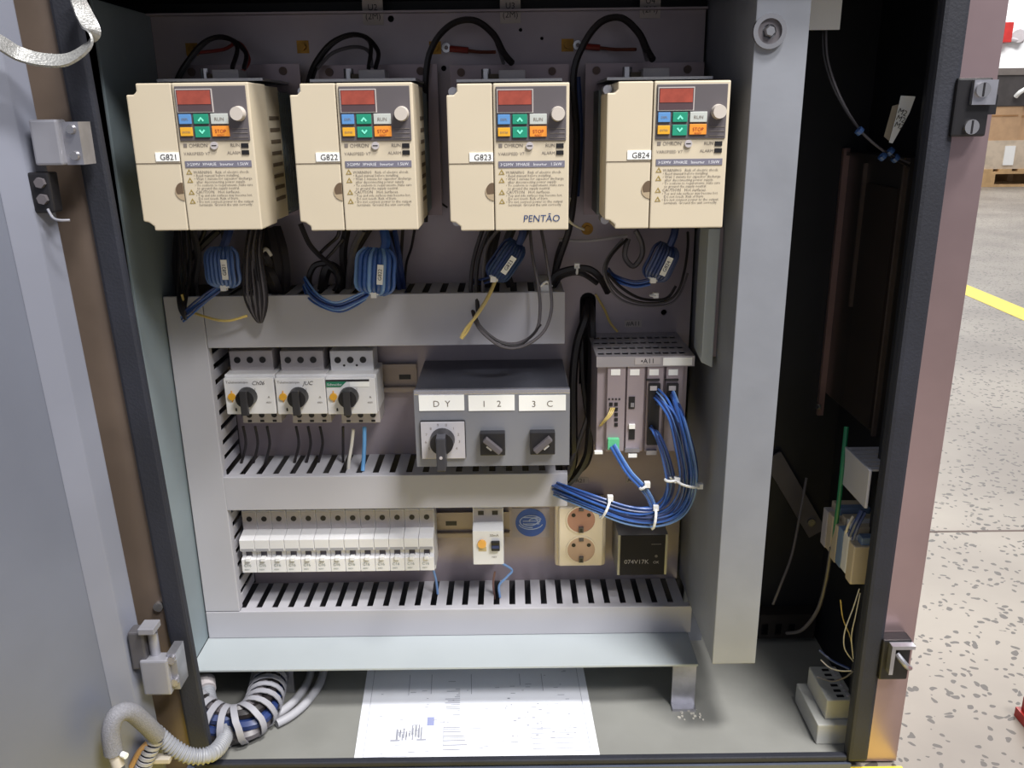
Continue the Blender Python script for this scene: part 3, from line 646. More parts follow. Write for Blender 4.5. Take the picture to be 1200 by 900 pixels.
def fan(path, n, spread, r, ms):
    out = []
    for k in range(n):
        dx = (k-(n-1)/2)*spread; out.append(([(x+dx*math.sin(i*1.3+k)*.6, y+dx, Y+.001*((k*7) % 3)) for i, (x, y, Y) in enumerate(path)], r, ms[k % len(ms)]))
    return out
coil(261, 314, 36, 40, .90, 0, 'blue wire pack with a marker, hanging below the far left inverter', 'G821', mat('pack_blue', (70, 96, 150), .4, var=.1), MATS['pack_blue'],
     fan([(259,337,.905),(245,348,.90),(228,360,.90),(212,372,.905)], 5, 2.4, .0012, [NAVYW, BLUEW, BLUEL])+[([(262,290,.905),(266,278,.91),(270,265,.92)], .005, NAVYW)])
coil(440, 319, 42, 46, .90, -6, 'blue wire pack with a marker, below the second inverter', 'G822', BLUEW, BLUEL,
     fan([(432,345,.90),(415,354,.895),(395,360,.895),(375,354,.90),(363,343,.92),(358,330,.94)], 6, 2.2, .0012, [BLUEL, BLUEW, NAVYW, BLUEW])+[([(448,296,.905),(452,285,.91),(450,270,.92)], .005, BLUEW)])
coil(592, 306, 28, 44, .91, -35, 'dark blue wire pack with a tilted marker, below the third inverter', 'G823', mat('pack_navy', (38, 58, 96), .4, var=.2), NAVYW,
     fan([(577,326,.92),(565,330,.93),(552,330,.95)], 3, 2.4, .0014, [NAVYW, BLKW])+[([(608,286,.91),(612,275,.91),(614,262,.92)], .004, NAVYW)])
coil(774, 308, 30, 38, .91, -24, 'blue-grey wire pack with a tilted marker, below the inverter beside the post', 'G824', mat('pack_slate', (66, 78, 118), .4, var=.2), NAVYW,
     fan([(762,330,.915),(745,333,.92),(722,326,.93),(712,318,.95)], 4, 2.2, .0014, [NAVYW, BLUEW])+[([(785,288,.91),(790,275,.91),(792,262,.92)], .004, NAVYW)])
G1 = None
bundle('cable_bundle', 'grey-black cable bundle hanging over the upper duct below the far left inverter', 'cable', [
    ([(298+dx,262,.93),(292+dx,300,.905),(293+dx*1.4,345,.90),(300+dx*.4,372,.902),(306+dx*.2,376,.903),(306+dx,350,.90),(300+dx,300,.905),(302+dx,268,.93)], .0015, GRYW if k % 2 else BLKW) for k, dx in enumerate((-5,-2,1,4,7))])
bundle('cable_bundle', 'black cables dropping into the upper duct left of the first wire pack', 'cable', [
    ([(212+dx,268,.95),(214+dx,300,.94),(212+dx,330,.93),(212+dx*.5,360,.905),(218,374,.905)], .0022, BLKW) for dx in (-3, 3, 9)]+[([(240,270,.95),(232,290,.95),(222,310,.95),(226,345,.95)], .003, BLKW), ([(226,268,.94),(232,300,.945),(228,330,.94),(232,350,.95)], .004, BLKW), ([(256,270,.95),(240,285,.95),(226,300,.955)], .004, BLKW), ([(262,268,.95),(266,300,.955),(268,340,.96)], .004, BLKW), ([(208,268,.96),(206,310,.955),(210,350,.95)], .004, BLKW)])  # real cables plus thick black strands added to stand in for shadow
wire('yellow-green wire lying across the upper duct at the left', [(213,345,.91),(220,362,.91),(240,371,.906),(265,376,.903),(290,370,.905)], .0014, YELW)
bundle('cable_bundle', 'fat black cable plug between the first and second inverters', 'cable', [
    ([(313,270,.95),(318,295,.94),(322,320,.94),(318,350,.95)], .009, BLKW), ([(302,290,.93),(312,305,.93),(325,330,.95)], .006, BLKW), ([(322,268,.955),(330,295,.945),(333,325,.945),(330,352,.95)], .008, BLKW), ([(308,310,.935),(318,325,.93),(326,345,.94)], .007, BLKW)])  # plug thickened with extra black strands in place of the dark shadow
wire('copper-ended wires stub on the fat black plug', [(305,296,.925),(312,292,.922),(318,300,.922)], .002, WHTW)
bundle('cable_bundle', 'black cable loops left of the second wire pack', 'cable', [
    ([(352,262,.95),(362,285,.95),(375,300,.95),(392,315,.945),(396,335,.945),(385,348,.96)], .0032, BLKW), ([(372,300,.955),(384,288,.95),(395,278,.94),(398,268,.94)], .002, BLKW),
    ([(370,348,.96),(362,330,.95),(368,312,.95),(382,308,.95)], .0034, BLKW), ([(380,306,.95),(392,293,.945),(402,280,.945)], .0018, BLKW),
    ([(425,270,.94),(415,290,.945),(410,315,.95),(408,345,.96)], .004, GRYW), ([(434,268,.94),(424,284,.95),(415,300,.95)], .003, BLKW), ([(376,350,.965),(380,325,.955),(386,312,.955),(398,322,.955),(400,348,.965)], .006, BLKW), ([(406,270,.95),(402,300,.955),(408,340,.965)], .005, BLKW)])
bundle('cable_bundle', 'dark cables hanging right of the second wire pack', 'cable', [
    ([(462,268,.94),(466,290,.94),(470,315,.94),(474,345,.96)], .003, NAVYW), ([(472,268,.94),(470,300,.95),(468,340,.96)], .002, BLKW), ([(486,268,.96),(482,290,.96),(476,310,.97),(474,342,.97)], .0016, BLKW), ([(452,268,.93),(462,300,.935),(468,340,.95)], .0025, NAVYW), ([(456,272,.95),(464,310,.955),(462,345,.96)], .006, BLKW)])
bundle('cable_bundle', 'brown-black cables above the yellow wire, below the third inverter', 'cable', [
    ([(566,268,.93),(556,300,.93),(552,330,.93),(553,360,.925),(560,380,.90)], .0024, BLKW), ([(574,268,.93),(562,298,.93),(558,330,.93),(560,365,.915)], .0024, BLKW), ([(585,268,.93),(570,290,.93),(566,330,.93),(566,360,.92)], .002, GRYW),
    ([(620,268,.93),(608,290,.93),(592,320,.94)], .0022, BLKW), ([(580,270,.945),(574,300,.945),(572,335,.95)], .007, BLKW), ([(600,268,.95),(590,300,.95),(598,335,.955)], .005, BLKW)])
bundle('cable_loop', 'grey double cable loop hanging in front of the upper duct', 'cable', [
    ([(621,268,.93),(624,300,.91),(630,330,.90),(633,362,.895),(628,388,.893),(608,402,.892),(585,400,.892),(565,385,.895),(556,372,.905)], .0017, GRYW),
    ([(634,268,.93),(640,300,.91),(645,335,.90),(646,365,.89),(636,390,.888),(612,406,.888),(588,406,.888),(566,390,.89),(556,376,.905)], .0017, GRYW),
    ([(634,380,.893),(612,403,.89),(588,402,.89),(566,387,.893)], .0013, BLKW)])
t = bundle('yellow_wire_pair', 'pair of yellow-green wires crossing the upper duct below the third inverter', 'wire', [
    ([(582,325,.915),(574,345,.90),(560,368,.893),(546,385,.892),(540,396,.893)], .0017, YELW), ([(580,328,.92),(570,350,.902),(556,372,.895),(548,388,.893),(541,397,.893)], .0013, YELW)])
bundle('cable_loop', 'black double cable loop above the control modules', 'cable', [
    ([(735,280,.94),(716,300,.93),(710,320,.92),(724,342,.92),(748,354,.92),(778,354,.92),(794,342,.92),(802,318,.92),(806,290,.93),(806,272,.94)], .0016, BLKW),
    ([(730,280,.94),(712,302,.93),(708,322,.92),(722,347,.925),(748,358,.925),(782,357,.925),(797,344,.925),(806,320,.925)], .0014, GRYW),
    ([(712,320,.925),(728,337,.925),(752,350,.925),(780,350,.925),(792,335,.925)], .0018, BLKW), ([(745,270,.94),(752,285,.94),(752,300,.94),(742,312,.94),(732,300,.94),(736,280,.945)], .003, GRYW)], ties=[(765,346,.915,0,.003,TIE)])
bundle('cable_run', 'black sleeved cable arching from the upper duct end over the round-topped slot', 'cable', [
    ([(646,332,.94),(652,322,.94),(668,316,.94),(688,315,.94),(702,324,.94),(712,342,.96)], .004, BLKW), ([(648,338,.95),(658,324,.95),(680,320,.95),(700,332,.955)], .003, BLKW)], ties=[(676,316,.935,90,.0045,TIE)])
wire('thin dark wire dropping behind the right end of the upper duct', [(658,282,.97),(652,300,.97),(648,322,.96)], .0018, BLKW)
wire('yellow-green wire ending above the control modules', [(698,345,.975),(708,362,.975),(715,378,.972),(724,389,.968)], .0014, YELW)
bundle('cable_run', 'thick black cables coming out of the slot and running down beside the switch box', 'cable', [
    ([(687,352,1.0),(686,372,.975),(677,400,.97),(672,440,.965),(672,500,.96),(672,540,.965),(664,560,.97),(650,575,.975)], .005, BLKW), ([(692,352,1.0),(693,375,.975),(694,410,.97),(692,460,.965),(690,520,.965),(684,542,.967),(672,560,.972),(655,574,.978)], .005, BLKW),
    ([(697,400,.972),(697,450,.97),(688,490,.965),(670,540,.96),(664,555,.96)], .0028, GRYW), ([(682,395,.975),(684,450,.97),(692,515,.97),(688,542,.97),(674,556,.975),(660,570,.98)], .0035, BLKW)])
t = thing('cable_anchor', P(640, 342, .955), 'white cable anchor at the right end of the upper duct', 'clip'); c_ = P(640, 342, .925)
obj('anchor_body', MB().box(c_.x-.006, c_.x+.004, .925, .985, c_.z-.004, c_.z+.008), TIE, t, bevel=.001); obj('anchor_strap', MB().tube([c_+Vector((-.006,0,.006)), c_+Vector((0,-.004,.012)), c_+Vector((.006,0,.006))], .0015), TIE, t)

# ================================================================ MOTOR BREAKERS
def motor_breaker(xl, label, hand, green):
    Y = .925
    xa = P(xl, 462, Y).x; Wd = P(xl+60, 462, Y).x-xa
    zt, zb = P(xl+30, 417, Y).z, P(xl+30, 502, Y).z
    h = zt-zb
    t = thing('motor_breaker', (xa+Wd/2, .955, zb), label, 'motor breaker', 'rotary motor breakers on the upper rail')
    U = lambda u: xa+u*Wd
    V = lambda v: zt-v*h
    obj('upper_housing', MB().box(U(.05), U(.90), Y+.022, ZP-.009, V(.30), V(0)), GREYP if not green else WHITEG, t, bevel=.001)
    obj('body', MB().box(U(0), U(.99), Y+.006, ZP-.009, V(.80), V(.27)), WHITEG, t, bevel=.0015)
    obj('front_face', MB().box(U(.01), U(.98), Y, Y+.006, V(.80), V(.30)), WHITEG, t, bevel=.001)
    obj('lower_housing', MB().box(U(.20), U(.98), Y+.018, ZP-.009, V(1), V(.80)), GREYP, t, bevel=.001)
    for u in (.20, .45, .70):
        c_ = Vector((U(u), Y+.022, V(.125))); obj('terminal_screw', MB().ring(c_, (0,-1,0), .0038, .0028, .0006, 14).cyl(c_, c_+Vector((0,-.0003,0)), .0028, 14), BLACK, t)
        c_ = Vector((U(u+.14), Y+.018, V(.885))); obj('terminal_screw', MB().cyl(c_, c_+Vector((0,-.0004,0)), .0033, 14), BLACK, t)
        obj('wire_entry', MB().box(U(u+.10), U(u+.18), Y+.0176, Y+.018, V(.985), V(.955)), BLACK, t)
    if green:
        obj('brand_strip', MB().box(U(.02), U(.86), Y-.0006, Y, V(.345), V(.32)), INK, t); obj('brand_strip', MB().prism([(U(.02), V(.42)), (U(.30), V(.42)), (U(.42), V(.345)), (U(.02), V(.345))], Y-.0006, Y), GREENL, t)
        obj('write_on_field', MB().box(U(.48), U(.86), Y-.0005, Y, V(.42), V(.35)), LABEL, t)
        obj('print', text_mb('Schneider', .0042, U(.04), Y-.0009, V(.40)), INKW, t)
        for u in (.32, .57): c_ = Vector((U(u), Y+.022, V(.20))); obj('pin_hole', MB().cyl(c_, c_+Vector((0,-.0004,0)), .0014, 8), BLACK, t)
    else:
        obj('print', text_mb('Telemecanique', .0042, U(.05), Y-.0004, V(.37)), INKG, t); obj('handwriting', text_mb(hand, .0066, U(.55), Y-.0004, V(.395), shear=.3), INK, t)
    c_ = Vector((U(.145), Y, V(.55))); yb = obj('stop_button', MB().cyl(c_, c_+Vector((0,-.0025,0)), .0042, 16), BTY, t, True)
    ex = MB().box(c_.x-.0007, c_.x+.0007, Y-.0006, Y, c_.z-.0068, c_.z+.0068); obj('button_mark', ex, ORANGE, t)
    c_ = Vector((U(.45), Y, V(.55)))
    kn = obj('rotary_knob', MB().cyl(c_, c_+Vector((0,-.012,0)), .0112, 24, .0104), BLACK, t, True)
    kb = MB().box(c_.x-.0042, c_.x+.0042, Y-.017, Y-.012, c_.z-.018, c_.z+.011); obj('knob_grip', kb, mat('knob_grip', (44, 43, 46), .4), kn, bevel=.001)
    obj('arrow_mark', MB().add([(U(.20)-.001, Y-.0004, V(.755)), (U(.20)+.001, Y-.0004, V(.755)), (U(.20)+.001, Y-.0004, V(.72)), (U(.20), Y-.0004, V(.705)), (U(.20)-.001, Y-.0004, V(.72))], [(0,1,2,3,4)]), INK, t)
    mk = MB(); text_mb('A', .004, U(.84), Y-.0004, V(.58), mb=mk); text_mb('400V', .003, U(.80), Y-.0004, V(.65), mb=mk); text_mb('I', .004, U(.60), Y-.0004, V(.47), mb=mk); obj('print', mk, INKG, t)
    return t
motor_breaker(263, 'leftmost rotary motor breaker, next to the vertical wire duct', 'Ch06', False)
motor_breaker(323, 'middle rotary motor breaker of the three', 'JUC', False)
motor_breaker(382, 'rotary motor breaker with a green strip, third from the left', '', True)
for (xs, lab) in ((285, 'leftmost'), (347, 'middle')):
    bundle('cable_bundle', 'dark wires dropping from the %s motor breaker into the middle duct' % lab, 'wire', [([(xs+k*14,500,.955),(xs+k*14+3,520,.96),(xs+k*14-2,542,.965),(xs+k*14-6,556,.968)], .0018, BLKW) for k in range(3)])
wire('dark wire below the green-striped motor breaker', [(402,500,.955),(402,525,.96),(402,550,.965)], .0016, BLKW)
wire('white wire below the green-striped motor breaker', [(414,503,.95),(412,522,.95),(409,540,.945),(408,552,.945)], .002, WHTW)
wire('light blue wire below the green-striped motor breaker', [(427,500,.95),(427,520,.945),(426,540,.94),(425,552,.935)], .0024, mat('sky_wire', (96, 150, 200), .4))

# ================================================================ MINIATURE BREAKERS (13)
YM = .928
xs0, xs1 = P(280, 636, YM).x, P(508, 636, YM).x; MW = (xs1-xs0)/13
mzt, mzb = P(394, 601, YM+.012).z, P(394, 671, YM+.012).z; mh = mzt-mzb
def mcb(loc, label):
    t = thing('circuit_breaker', loc, label, 'circuit breaker', 'thirteen miniature breakers on the lower rail')
    x0, x1 = loc[0]-MW/2+.0002, loc[0]+MW/2-.0002; V = lambda v: mzt-v*mh; xc = loc[0]
    prof = [(YM+.020, V(0)), (YM+.020, V(.30)), (YM+.008, V(.33)), (YM, V(.36)), (YM, V(.54)), (YM+.006, V(.56)), (YM+.006, V(.66)), (YM, V(.68)), (YM, V(.90)), (YM+.018, V(.92)), (YM+.018, V(1)), (ZP-.0088, V(1)), (ZP-.0088, V(0))]
    obj('body', MB().prism_x(prof, x0, x1), WHITEG, t, bevel=.0004, bseg=1)
    obj('top_terminal', MB().box(x0+.0006, x1-.0006, YM+.0195, YM+.0202, V(.30), V(.02)), GREYP, t)
    c_ = Vector((xc, YM+.0195, V(.13))); obj('terminal_screw', MB().cyl(c_, c_+Vector((0,-.0006,0)), .0034, 12), BLACK, t)
    c_ = Vector((xc, YM+.018, V(.955))); obj('terminal_screw', MB().box(c_.x-.0036, c_.x+.0036, YM+.0175, YM+.018, V(.985), V(.935)), BLACK, t)
    obj('toggle_slot', MB().box(xc-.0036, xc+.0036, YM+.0052, YM+.006, V(.67), V(.56)), mat('toggle_dark', (70, 66, 76), .5), t)
    obj('toggle', MB().box(xc-.0028, xc+.0028, YM-.003, YM+.0055, V(.70), V(.645)), WHITEP, t, bevel=.0006)
    obj('print_band', MB().box(x0+.001, x1-.001, YM-.0002, YM, V(.545), V(.50)), mat('band', (150, 150, 156), .5), t)
    pr = MB(); text_mb('C16', .0052, xc-.006, YM-.0003, V(.80), mb=pr); text_mb('400V', .003, xc-.006, YM-.0003, V(.86), mb=pr); obj('print', pr, mat('faint_print', (130, 140, 138), .6), t)
    return t
ords = ['leftmost', 'second', 'third', 'fourth', 'fifth', 'sixth', 'seventh, middle', 'eighth', 'ninth', 'tenth', 'eleventh', 'twelfth', 'rightmost']
lab = lambda i: 'white miniature circuit breaker, %s in the long row%s' % (ords[i], '' if i in (0, 12) else ' counted from the left')
m0 = mcb((xs0+MW/2, .955, mzb), lab(0))
for i in range(1, 13): dup(m0, (xs0+MW*(i+.5), .955, mzb), lab(i))
wire('pale blue wire at the right end of the long breaker row', [(508,668,.955),(511,680,.955),(513,696,.955)], .0015, BLUEL)
# ---- residual current device
Y = .928; xa, xb, zb, zt = rect(554, 602, 590, 668, Y)
t = thing('residual_breaker', ((xa+xb)/2, .955, zb), 'separate white breaker with orange test button and dark toggle', 'circuit breaker')
h = zt-zb; V = lambda v: zt-v*h; U = lambda u: xa+u*(xb-xa)
prof = [(Y+.018, V(0)), (Y+.018, V(.25)), (Y+.006, V(.28)), (Y, V(.30)), (Y, V(.90)), (Y+.014, V(.91)), (Y+.014, V(1)), (ZP-.009, V(1)), (ZP-.009, V(0))]
obj('body', MB().prism_x(prof, xa, xb), WHITEP, t, bevel=.0008)
obj('top_terminal', MB().box(xa+.001, xb-.001, Y+.0172, Y+.018, V(.25), V(.02)), GREYP, t)
for u in (.27, .73):
    obj('terminal_screw', MB().box(U(u)-.0035, U(u)+.0035, Y+.0166, Y+.0172, V(.13), V(.06)), BLACK, t); obj('terminal_screw', MB().box(U(u)-.0038, U(u)+.0038, Y+.0134, Y+.014, V(.975), V(.93)), BLACK, t)
c_ = Vector((U(.30), Y, V(.52))); obj('test_button', MB().cyl(c_, c_+Vector((0,-.003,0)), .0052, 18), ORANGE, t, True)
obj('button_stripes', MB().box(U(.18), U(.44), Y-.0004, Y, V(.66), V(.58)), mat('pale_stripe', (190, 172, 130), .5), t)
obj('toggle', MB().box(U(.60), U(.88), Y-.005, Y, V(.63), V(.47)), BLACK, t, bevel=.001); obj('toggle_face', MB().box(U(.62), U(.86), Y-.0055, Y-.005, V(.58), V(.53)), NAVYW, t)
obj('print', text_mb('TEST', .003, U(.6), Y-.0003, V(.78), mb=text_mb('30mA', .0045, U(.55), Y-.0003, V(.40))), INKG, t)
bundle('wire_pair', 'pale blue wires curling right of the separate breaker', 'wire', [([(588,660,.955),(600,668,.955),(594,676,.95),(585,686,.945),(586,700,.945)], .0016, BLUEL), ([(580,670,.955),(578,684,.955),(580,702,.955)], .0014, mat('brown_wire2', (120, 90, 84), .4))])

# ================================================================ SWITCH BOX
YS = .872; sxa, sxb, szb, szt = rect(487, 457, 667, 545, YS)
t = thing('switch_box', ((sxa+sxb)/2, .93, szb), 'grey metal box with three white labels and three rotary switches', 'switch box')
obj('housing', MB().box(sxa, sxb, YS+.0015, ZP-.001, szb, szt-.001), BOXG, t, bevel=.001)
obj('top_cover', MB().box(sxa+.001, sxb-.001, YS+.006, ZP-.001, szt-.001, szt+.0004), BOXT, t)
obj('front_panel', MB().box(sxa-.0005, sxb+.0005, YS, YS+.0015, szb-.001, szt-.004), BOXG, t)
obj('front_edge', MB().box(sxa-.0005, sxb+.0005, YS-.0002, YS+.006, szt-.005, szt+.0006), mat('bright_edge', (190, 190, 200), .25, .8), t, bevel=.001)
for (x0, x1, s) in ((491, 544, 'D  Y'), (549, 603, '1    2'), (608, 663, '3    C')):
    X0, X1, Z0, Z1 = rect(x0, 463, x1, 481, YS)
    l_ = obj('label_plate', MB().box(X0, X1, YS-.0008, YS, Z0, Z1), LABEL, t); tw = text_mb(s, .010, (X0+X1)/2, YS-.001, Z0+.0045, 'CENTER'); obj('label_print', tw, INKG, l_)
X0, X1, Z0, Z1 = rect(494, 493, 545, 536, YS)
sw = obj('selector_switch', MB().box(X0-.0008, X1+.0008, YS-.003, YS, Z0-.0008, Z1+.0008), BLACK, t, bevel=.002); sw['label'] = 'selector with silver dial plate and black lever'
obj('dial_plate', MB().box(X0, X1, YS-.004, YS-.003, Z0, Z1), mat('dial_silver', (190, 188, 196), .35, .3), sw, bevel=.0004)
c_ = Vector(((X0+X1)/2-.0005, YS-.004, (Z0+Z1)/2+.001)); obj('knob', MB().cyl(c_, c_+Vector((0,-.014,0)), .0135, 24, .0125), BLACK, sw, True)
obj('lever', MB().box(c_.x-.005, c_.x+.005, YS-.032, YS-.012, c_.z-.026, c_.z+.012), mat('lever', (52, 52, 58), .4), sw, bevel=.0015)
q = Vector((c_.x, YS-.032, c_.z-.010)); obj('lever_pin', MB().cyl(q, q+Vector((0,-.0006,0)), .0018, 10), GREYP, sw)
dg = MB()
for k, s in enumerate('56789012345'[:10]):
    a_ = math.radians(-126+k*28); text_mb(s, .0042, c_.x+math.sin(a_)*.0185, YS-.0042, c_.z+math.cos(a_)*.0175-.0015, 'CENTER', mb=dg)
obj('dial_numbers', dg, INKG, sw)
for (cx, cy, an, dx) in ((577, 517, -42, 0), (635, 516, 42, 0)):
    X0, X1, Z0, Z1 = rect(cx-14, cy-13, cx+15, cy+13, YS)
    sw = obj('selector_switch', MB().box(X0, X1, YS-.010, YS, Z0, Z1), BLACK, t, bevel=.001)
    c_ = Vector(((X0+X1)/2, YS-.010, (Z0+Z1)/2)); a_ = math.radians(an); u_ = Vector((math.cos(a_), 0, math.sin(a_))); v_ = Vector((-u_.z, 0, u_.x))
    A = [c_+u_*s*.0115+v_*w_*.0032 for s, w_ in ((-1,-1),(1,-1),(1,1),(-1,1))]; d_ = Vector((0,-.007,0))
    obj('knob', MB().hexa([q+d_ for q in A], A), mat('knob_sheen', (84, 80, 84), .3), sw, bevel=.001)
    s_ = -1
    q = c_-Vector((0,.0003,0))+v_*(-.006); A = [q+u_*s*.0035+v_*w_*.0009 for s, w_ in ((-1,-1),(1,-1),(1,1),(-1,1))]
    obj('pointer_mark', MB().hexa([p_+Vector((0,-.0004,0)) for p_ in A], A), INKW, sw)

# ================================================================ CONTROL MODULES
YC = .884; cxa, cxb, czb, czt = rect(698, 419, 811, 533, YC)
t = thing('control_rack', ((cxa+cxb)/2, .93, czb), 'metal rack of four grey control modules under a perforated cover', 'controller')
obj('rack_body', MB().box(cxa+.002, cxb-.006, YC+.006, ZP-.001, czb+.004, czt-.004), PLC, t)
hl = []
wx = cxb-cxa; dY = ZP-.004-YC-.004
for r in range(4):
    for k in range(11):
        u = cxa+.006+k*(wx-.012)/10.6+(.002 if r % 2 else 0); v = YC+.014+r*.0225; hl.append([(u-.0034+a*.0068, v-.0055+b_*.011) for a, b_ in ((0,0),(1,0),(1,1),(0,1))])
obj('perforated_cover', plate([(cxa, YC), (cxb, YC), (cxb, ZP-.001), (cxa, ZP-.001)], hl, .0015, lambda u, v, w_: (u, v, czt+w_)), PLCT, t)
obj('cover_interior', MB().box(cxa+.003, cxb-.003, YC+.006, ZP-.002, czt-.0039, czt-.002), BLACK, t)
obj('cover_lip', MB().box(cxa, cxb, YC-.001, YC, czt-.010, czt+.0015), PLCT, t)
X0, X1, Z0, Z1 = rect(777, 419, 811, 428, YC-.001); obj('bright_label', MB().box(X0, X1, YC-.0018, YC-.001, Z0, Z1), LABEL, t)
X0, X1, Z0, Z1 = rect(744, 419, 774, 427, YC-.001); l_ = obj('rack_label', MB().box(X0, X1, YC-.0016, YC-.001, Z0, Z1), GREYP, t); obj('label_print', text_mb('\u2022A11', .0075, (X0+X1)/2, YC-.0019, Z0+.0015, 'CENTER'), INK, l_)
mods = [(711, 733), (734, 755), (757, 777), (779, 800)]
for i, (x0, x1) in enumerate(mods):
    X0, X1, Z0, Z1 = rect(x0, 429, x1, 531, YC+.001)
    mo = obj('module', MB().box(X0, X1-.0008, YC+.001, YC+.009, Z0+.002, Z1), PLC, t, bevel=.0008)
    a, b_, c0, c1 = rect((x0+x1)/2-6, 433, (x0+x1)/2+5, 440, YC); obj('module_tag', MB().box(a, b_, YC+.0004, YC+.001, c0, c1), LABEL, mo)
    def sub(name, xx0, yy0, xx1, yy1, m_, d=.001, parent=mo):
        a, b_, c0, c1 = rect(xx0, yy0, xx1, yy1, YC); return obj(name, MB().box(a, b_, YC+.001-d, YC+.001, c0, c1), m_, parent)
    if i == 0:
        for k in range(5): sub('terminal_hole', 720, 472+k*6, 724, 476+k*6, BLACK, .0008)
        for k in range(2): sub('terminal_hole', 714, 472+k*6, 718, 476+k*6, BLACK, .0008)
        for k in range(4): sub('status_lamp', 713+k*4, 467, 715+k*4, 469, INK, .0006)
        g = sub('green_plug', 712, 513, 725, 525, GRNC, .006); g['label'] = 'green plug connector'
    if i == 1:
        sub('port', 737, 465, 744, 479, BLACK); sub('port_face', 739, 472, 743, 477, ZINC, .0015); sub('port', 737, 500, 744, 515, BLACK); sub('white_switch', 737, 497, 744, 502, LABEL, .003)
        sub('release_clip', 732, 525, 749, 529, ZINC, .004); sub('release_clip', 736, 531, 746, 535, LABEL, .004)
    if i >= 2:
        sub('connector', x0+2, 449, x0+15, 520 if i == 2 else 478, BLACK, .005); sub('connector_face', x0+4, 451, x0+12, 456, GREYP, .006); sub('release_clip', x0, 444, x0+16, 446, BLACK, .002)
        if i == 2: sub('release_clip', 757, 527, 769, 532, ZINC, .004)
obj('lower_clip', MB().box(cxa, cxa+.009, YC+.001, YC+.006, czb+.001, czb+.004), LABEL, t)
# yellow thin wires left of the first module
bundle('thin_wires', 'thin yellow-green wires plugged into the leftmost control module', 'wire', [([(716+k*2,478,.884),(712+k*2,487,.877),(704+k,497,.885),(697+k,508,.93)], .0008, YELW) for k in range(3)])
# blue wire harness
hp_ = [(0, [(769,456,.879),(778,468,.862),(789,492,.855),(798,525,.858),(803,555,.862),(801,578,.87),(788,598,.872),(765,606,.872),(735,603,.874),(700,591,.878),(668,578,.895),(648,570,.93)]),
       (1, [(788,456,.879),(794,472,.862),(801,500,.855),(808,530,.858),(812,556,.862),(808,582,.87),(794,602,.872),(768,611,.872),(736,608,.874),(700,596,.878),(668,583,.895),(648,575,.93)]),
       (2, [(764,497,.879),(770,506,.866),(777,525,.862),(784,550,.866),(787,570,.87),(780,590,.872),(762,600,.872),(734,598,.874),(700,587,.878),(668,575,.895),(648,568,.93)])]
hs_ = thing('wire_harness', P(790, 600, .87), 'thick bundle of blue wires curving from the control modules to the middle duct', 'wire harness')
k_ = 0
for g, path in hp_:
    for k in range(9 if g < 2 else 6):
        a_ = 2*math.pi*k/9+g; rr = (2.2 if k % 2 else 4.6)
        pts = []
        for i, (x, y, Yv) in enumerate(path):
            s = .5 if i == 0 else 1; e = 1.35 if 3 <= i <= 8 else 1
            ph = a_+.12*i; sp = 7*math.cos(ph)*(0 if i else 1)
            x_ = x+rr*math.cos(ph)*s*e; y_ = y+rr*math.sin(ph)*s*e+(k*2.4 if i == 0 else (k*1.2 if i == 1 else 0)); Yn = Yv+.0022*math.sin(ph*1.7)*s
            pts.append(P(x_, y_, Yn))
        obj('wire', MB().tube(pts, .0013, 6, 5), (BLUEW, BLUEL, BLUEW, NAVYW)[(k+g) % 4], hs_, True)
for path, n in (([(718,522,.878),(727,538,.872),(738,555,.868),(752,570,.868),(762,585,.872),(768,603,.874)], 4),):
    for k in range(n): obj('wire', MB().tube([P(x+(k-1.5)*1.6, y-(k-1.5)*1.1, Yv+.001*(k % 2)) for x, y, Yv in path], .0013, 6, 5), (BLUEW, BLUEL)[k % 2], hs_, True)
def tie_at(px, py_, Y, dirpx, hw, m_=TIE):
    c_ = P(px, py_, Y); q = P(px+dirpx[0], py_+dirpx[1], Y); d_ = (q-c_).normalized(); nrm = d_.cross(Vector((0,1,0))).normalized()
    pts = [c_+nrm*hw*math.cos(k*math.pi/8)+Vector((0,1,0))*hw*.8*math.sin(k*math.pi/8) for k in range(17)]
    mb = MB().tube(pts, .0016, 6, 1); h_ = c_+nrm*hw*1.08; mb.box(h_.x-.003, h_.x+.003, h_.y-.004, h_.y+.002, h_.z-.003, h_.z+.003); obj('cable_tie', mb, m_, hs_)
tie_at(806, 566, .862, (-3, 10), .0125); tie_at(709, 595, .876, (10, 4), .0125); tie_at(766, 607, .872, (10, 1), .0125); tie_at(754, 570, .867, (6, 8), .0045); tie_at(786, 562, .864, (0, 8), .006)

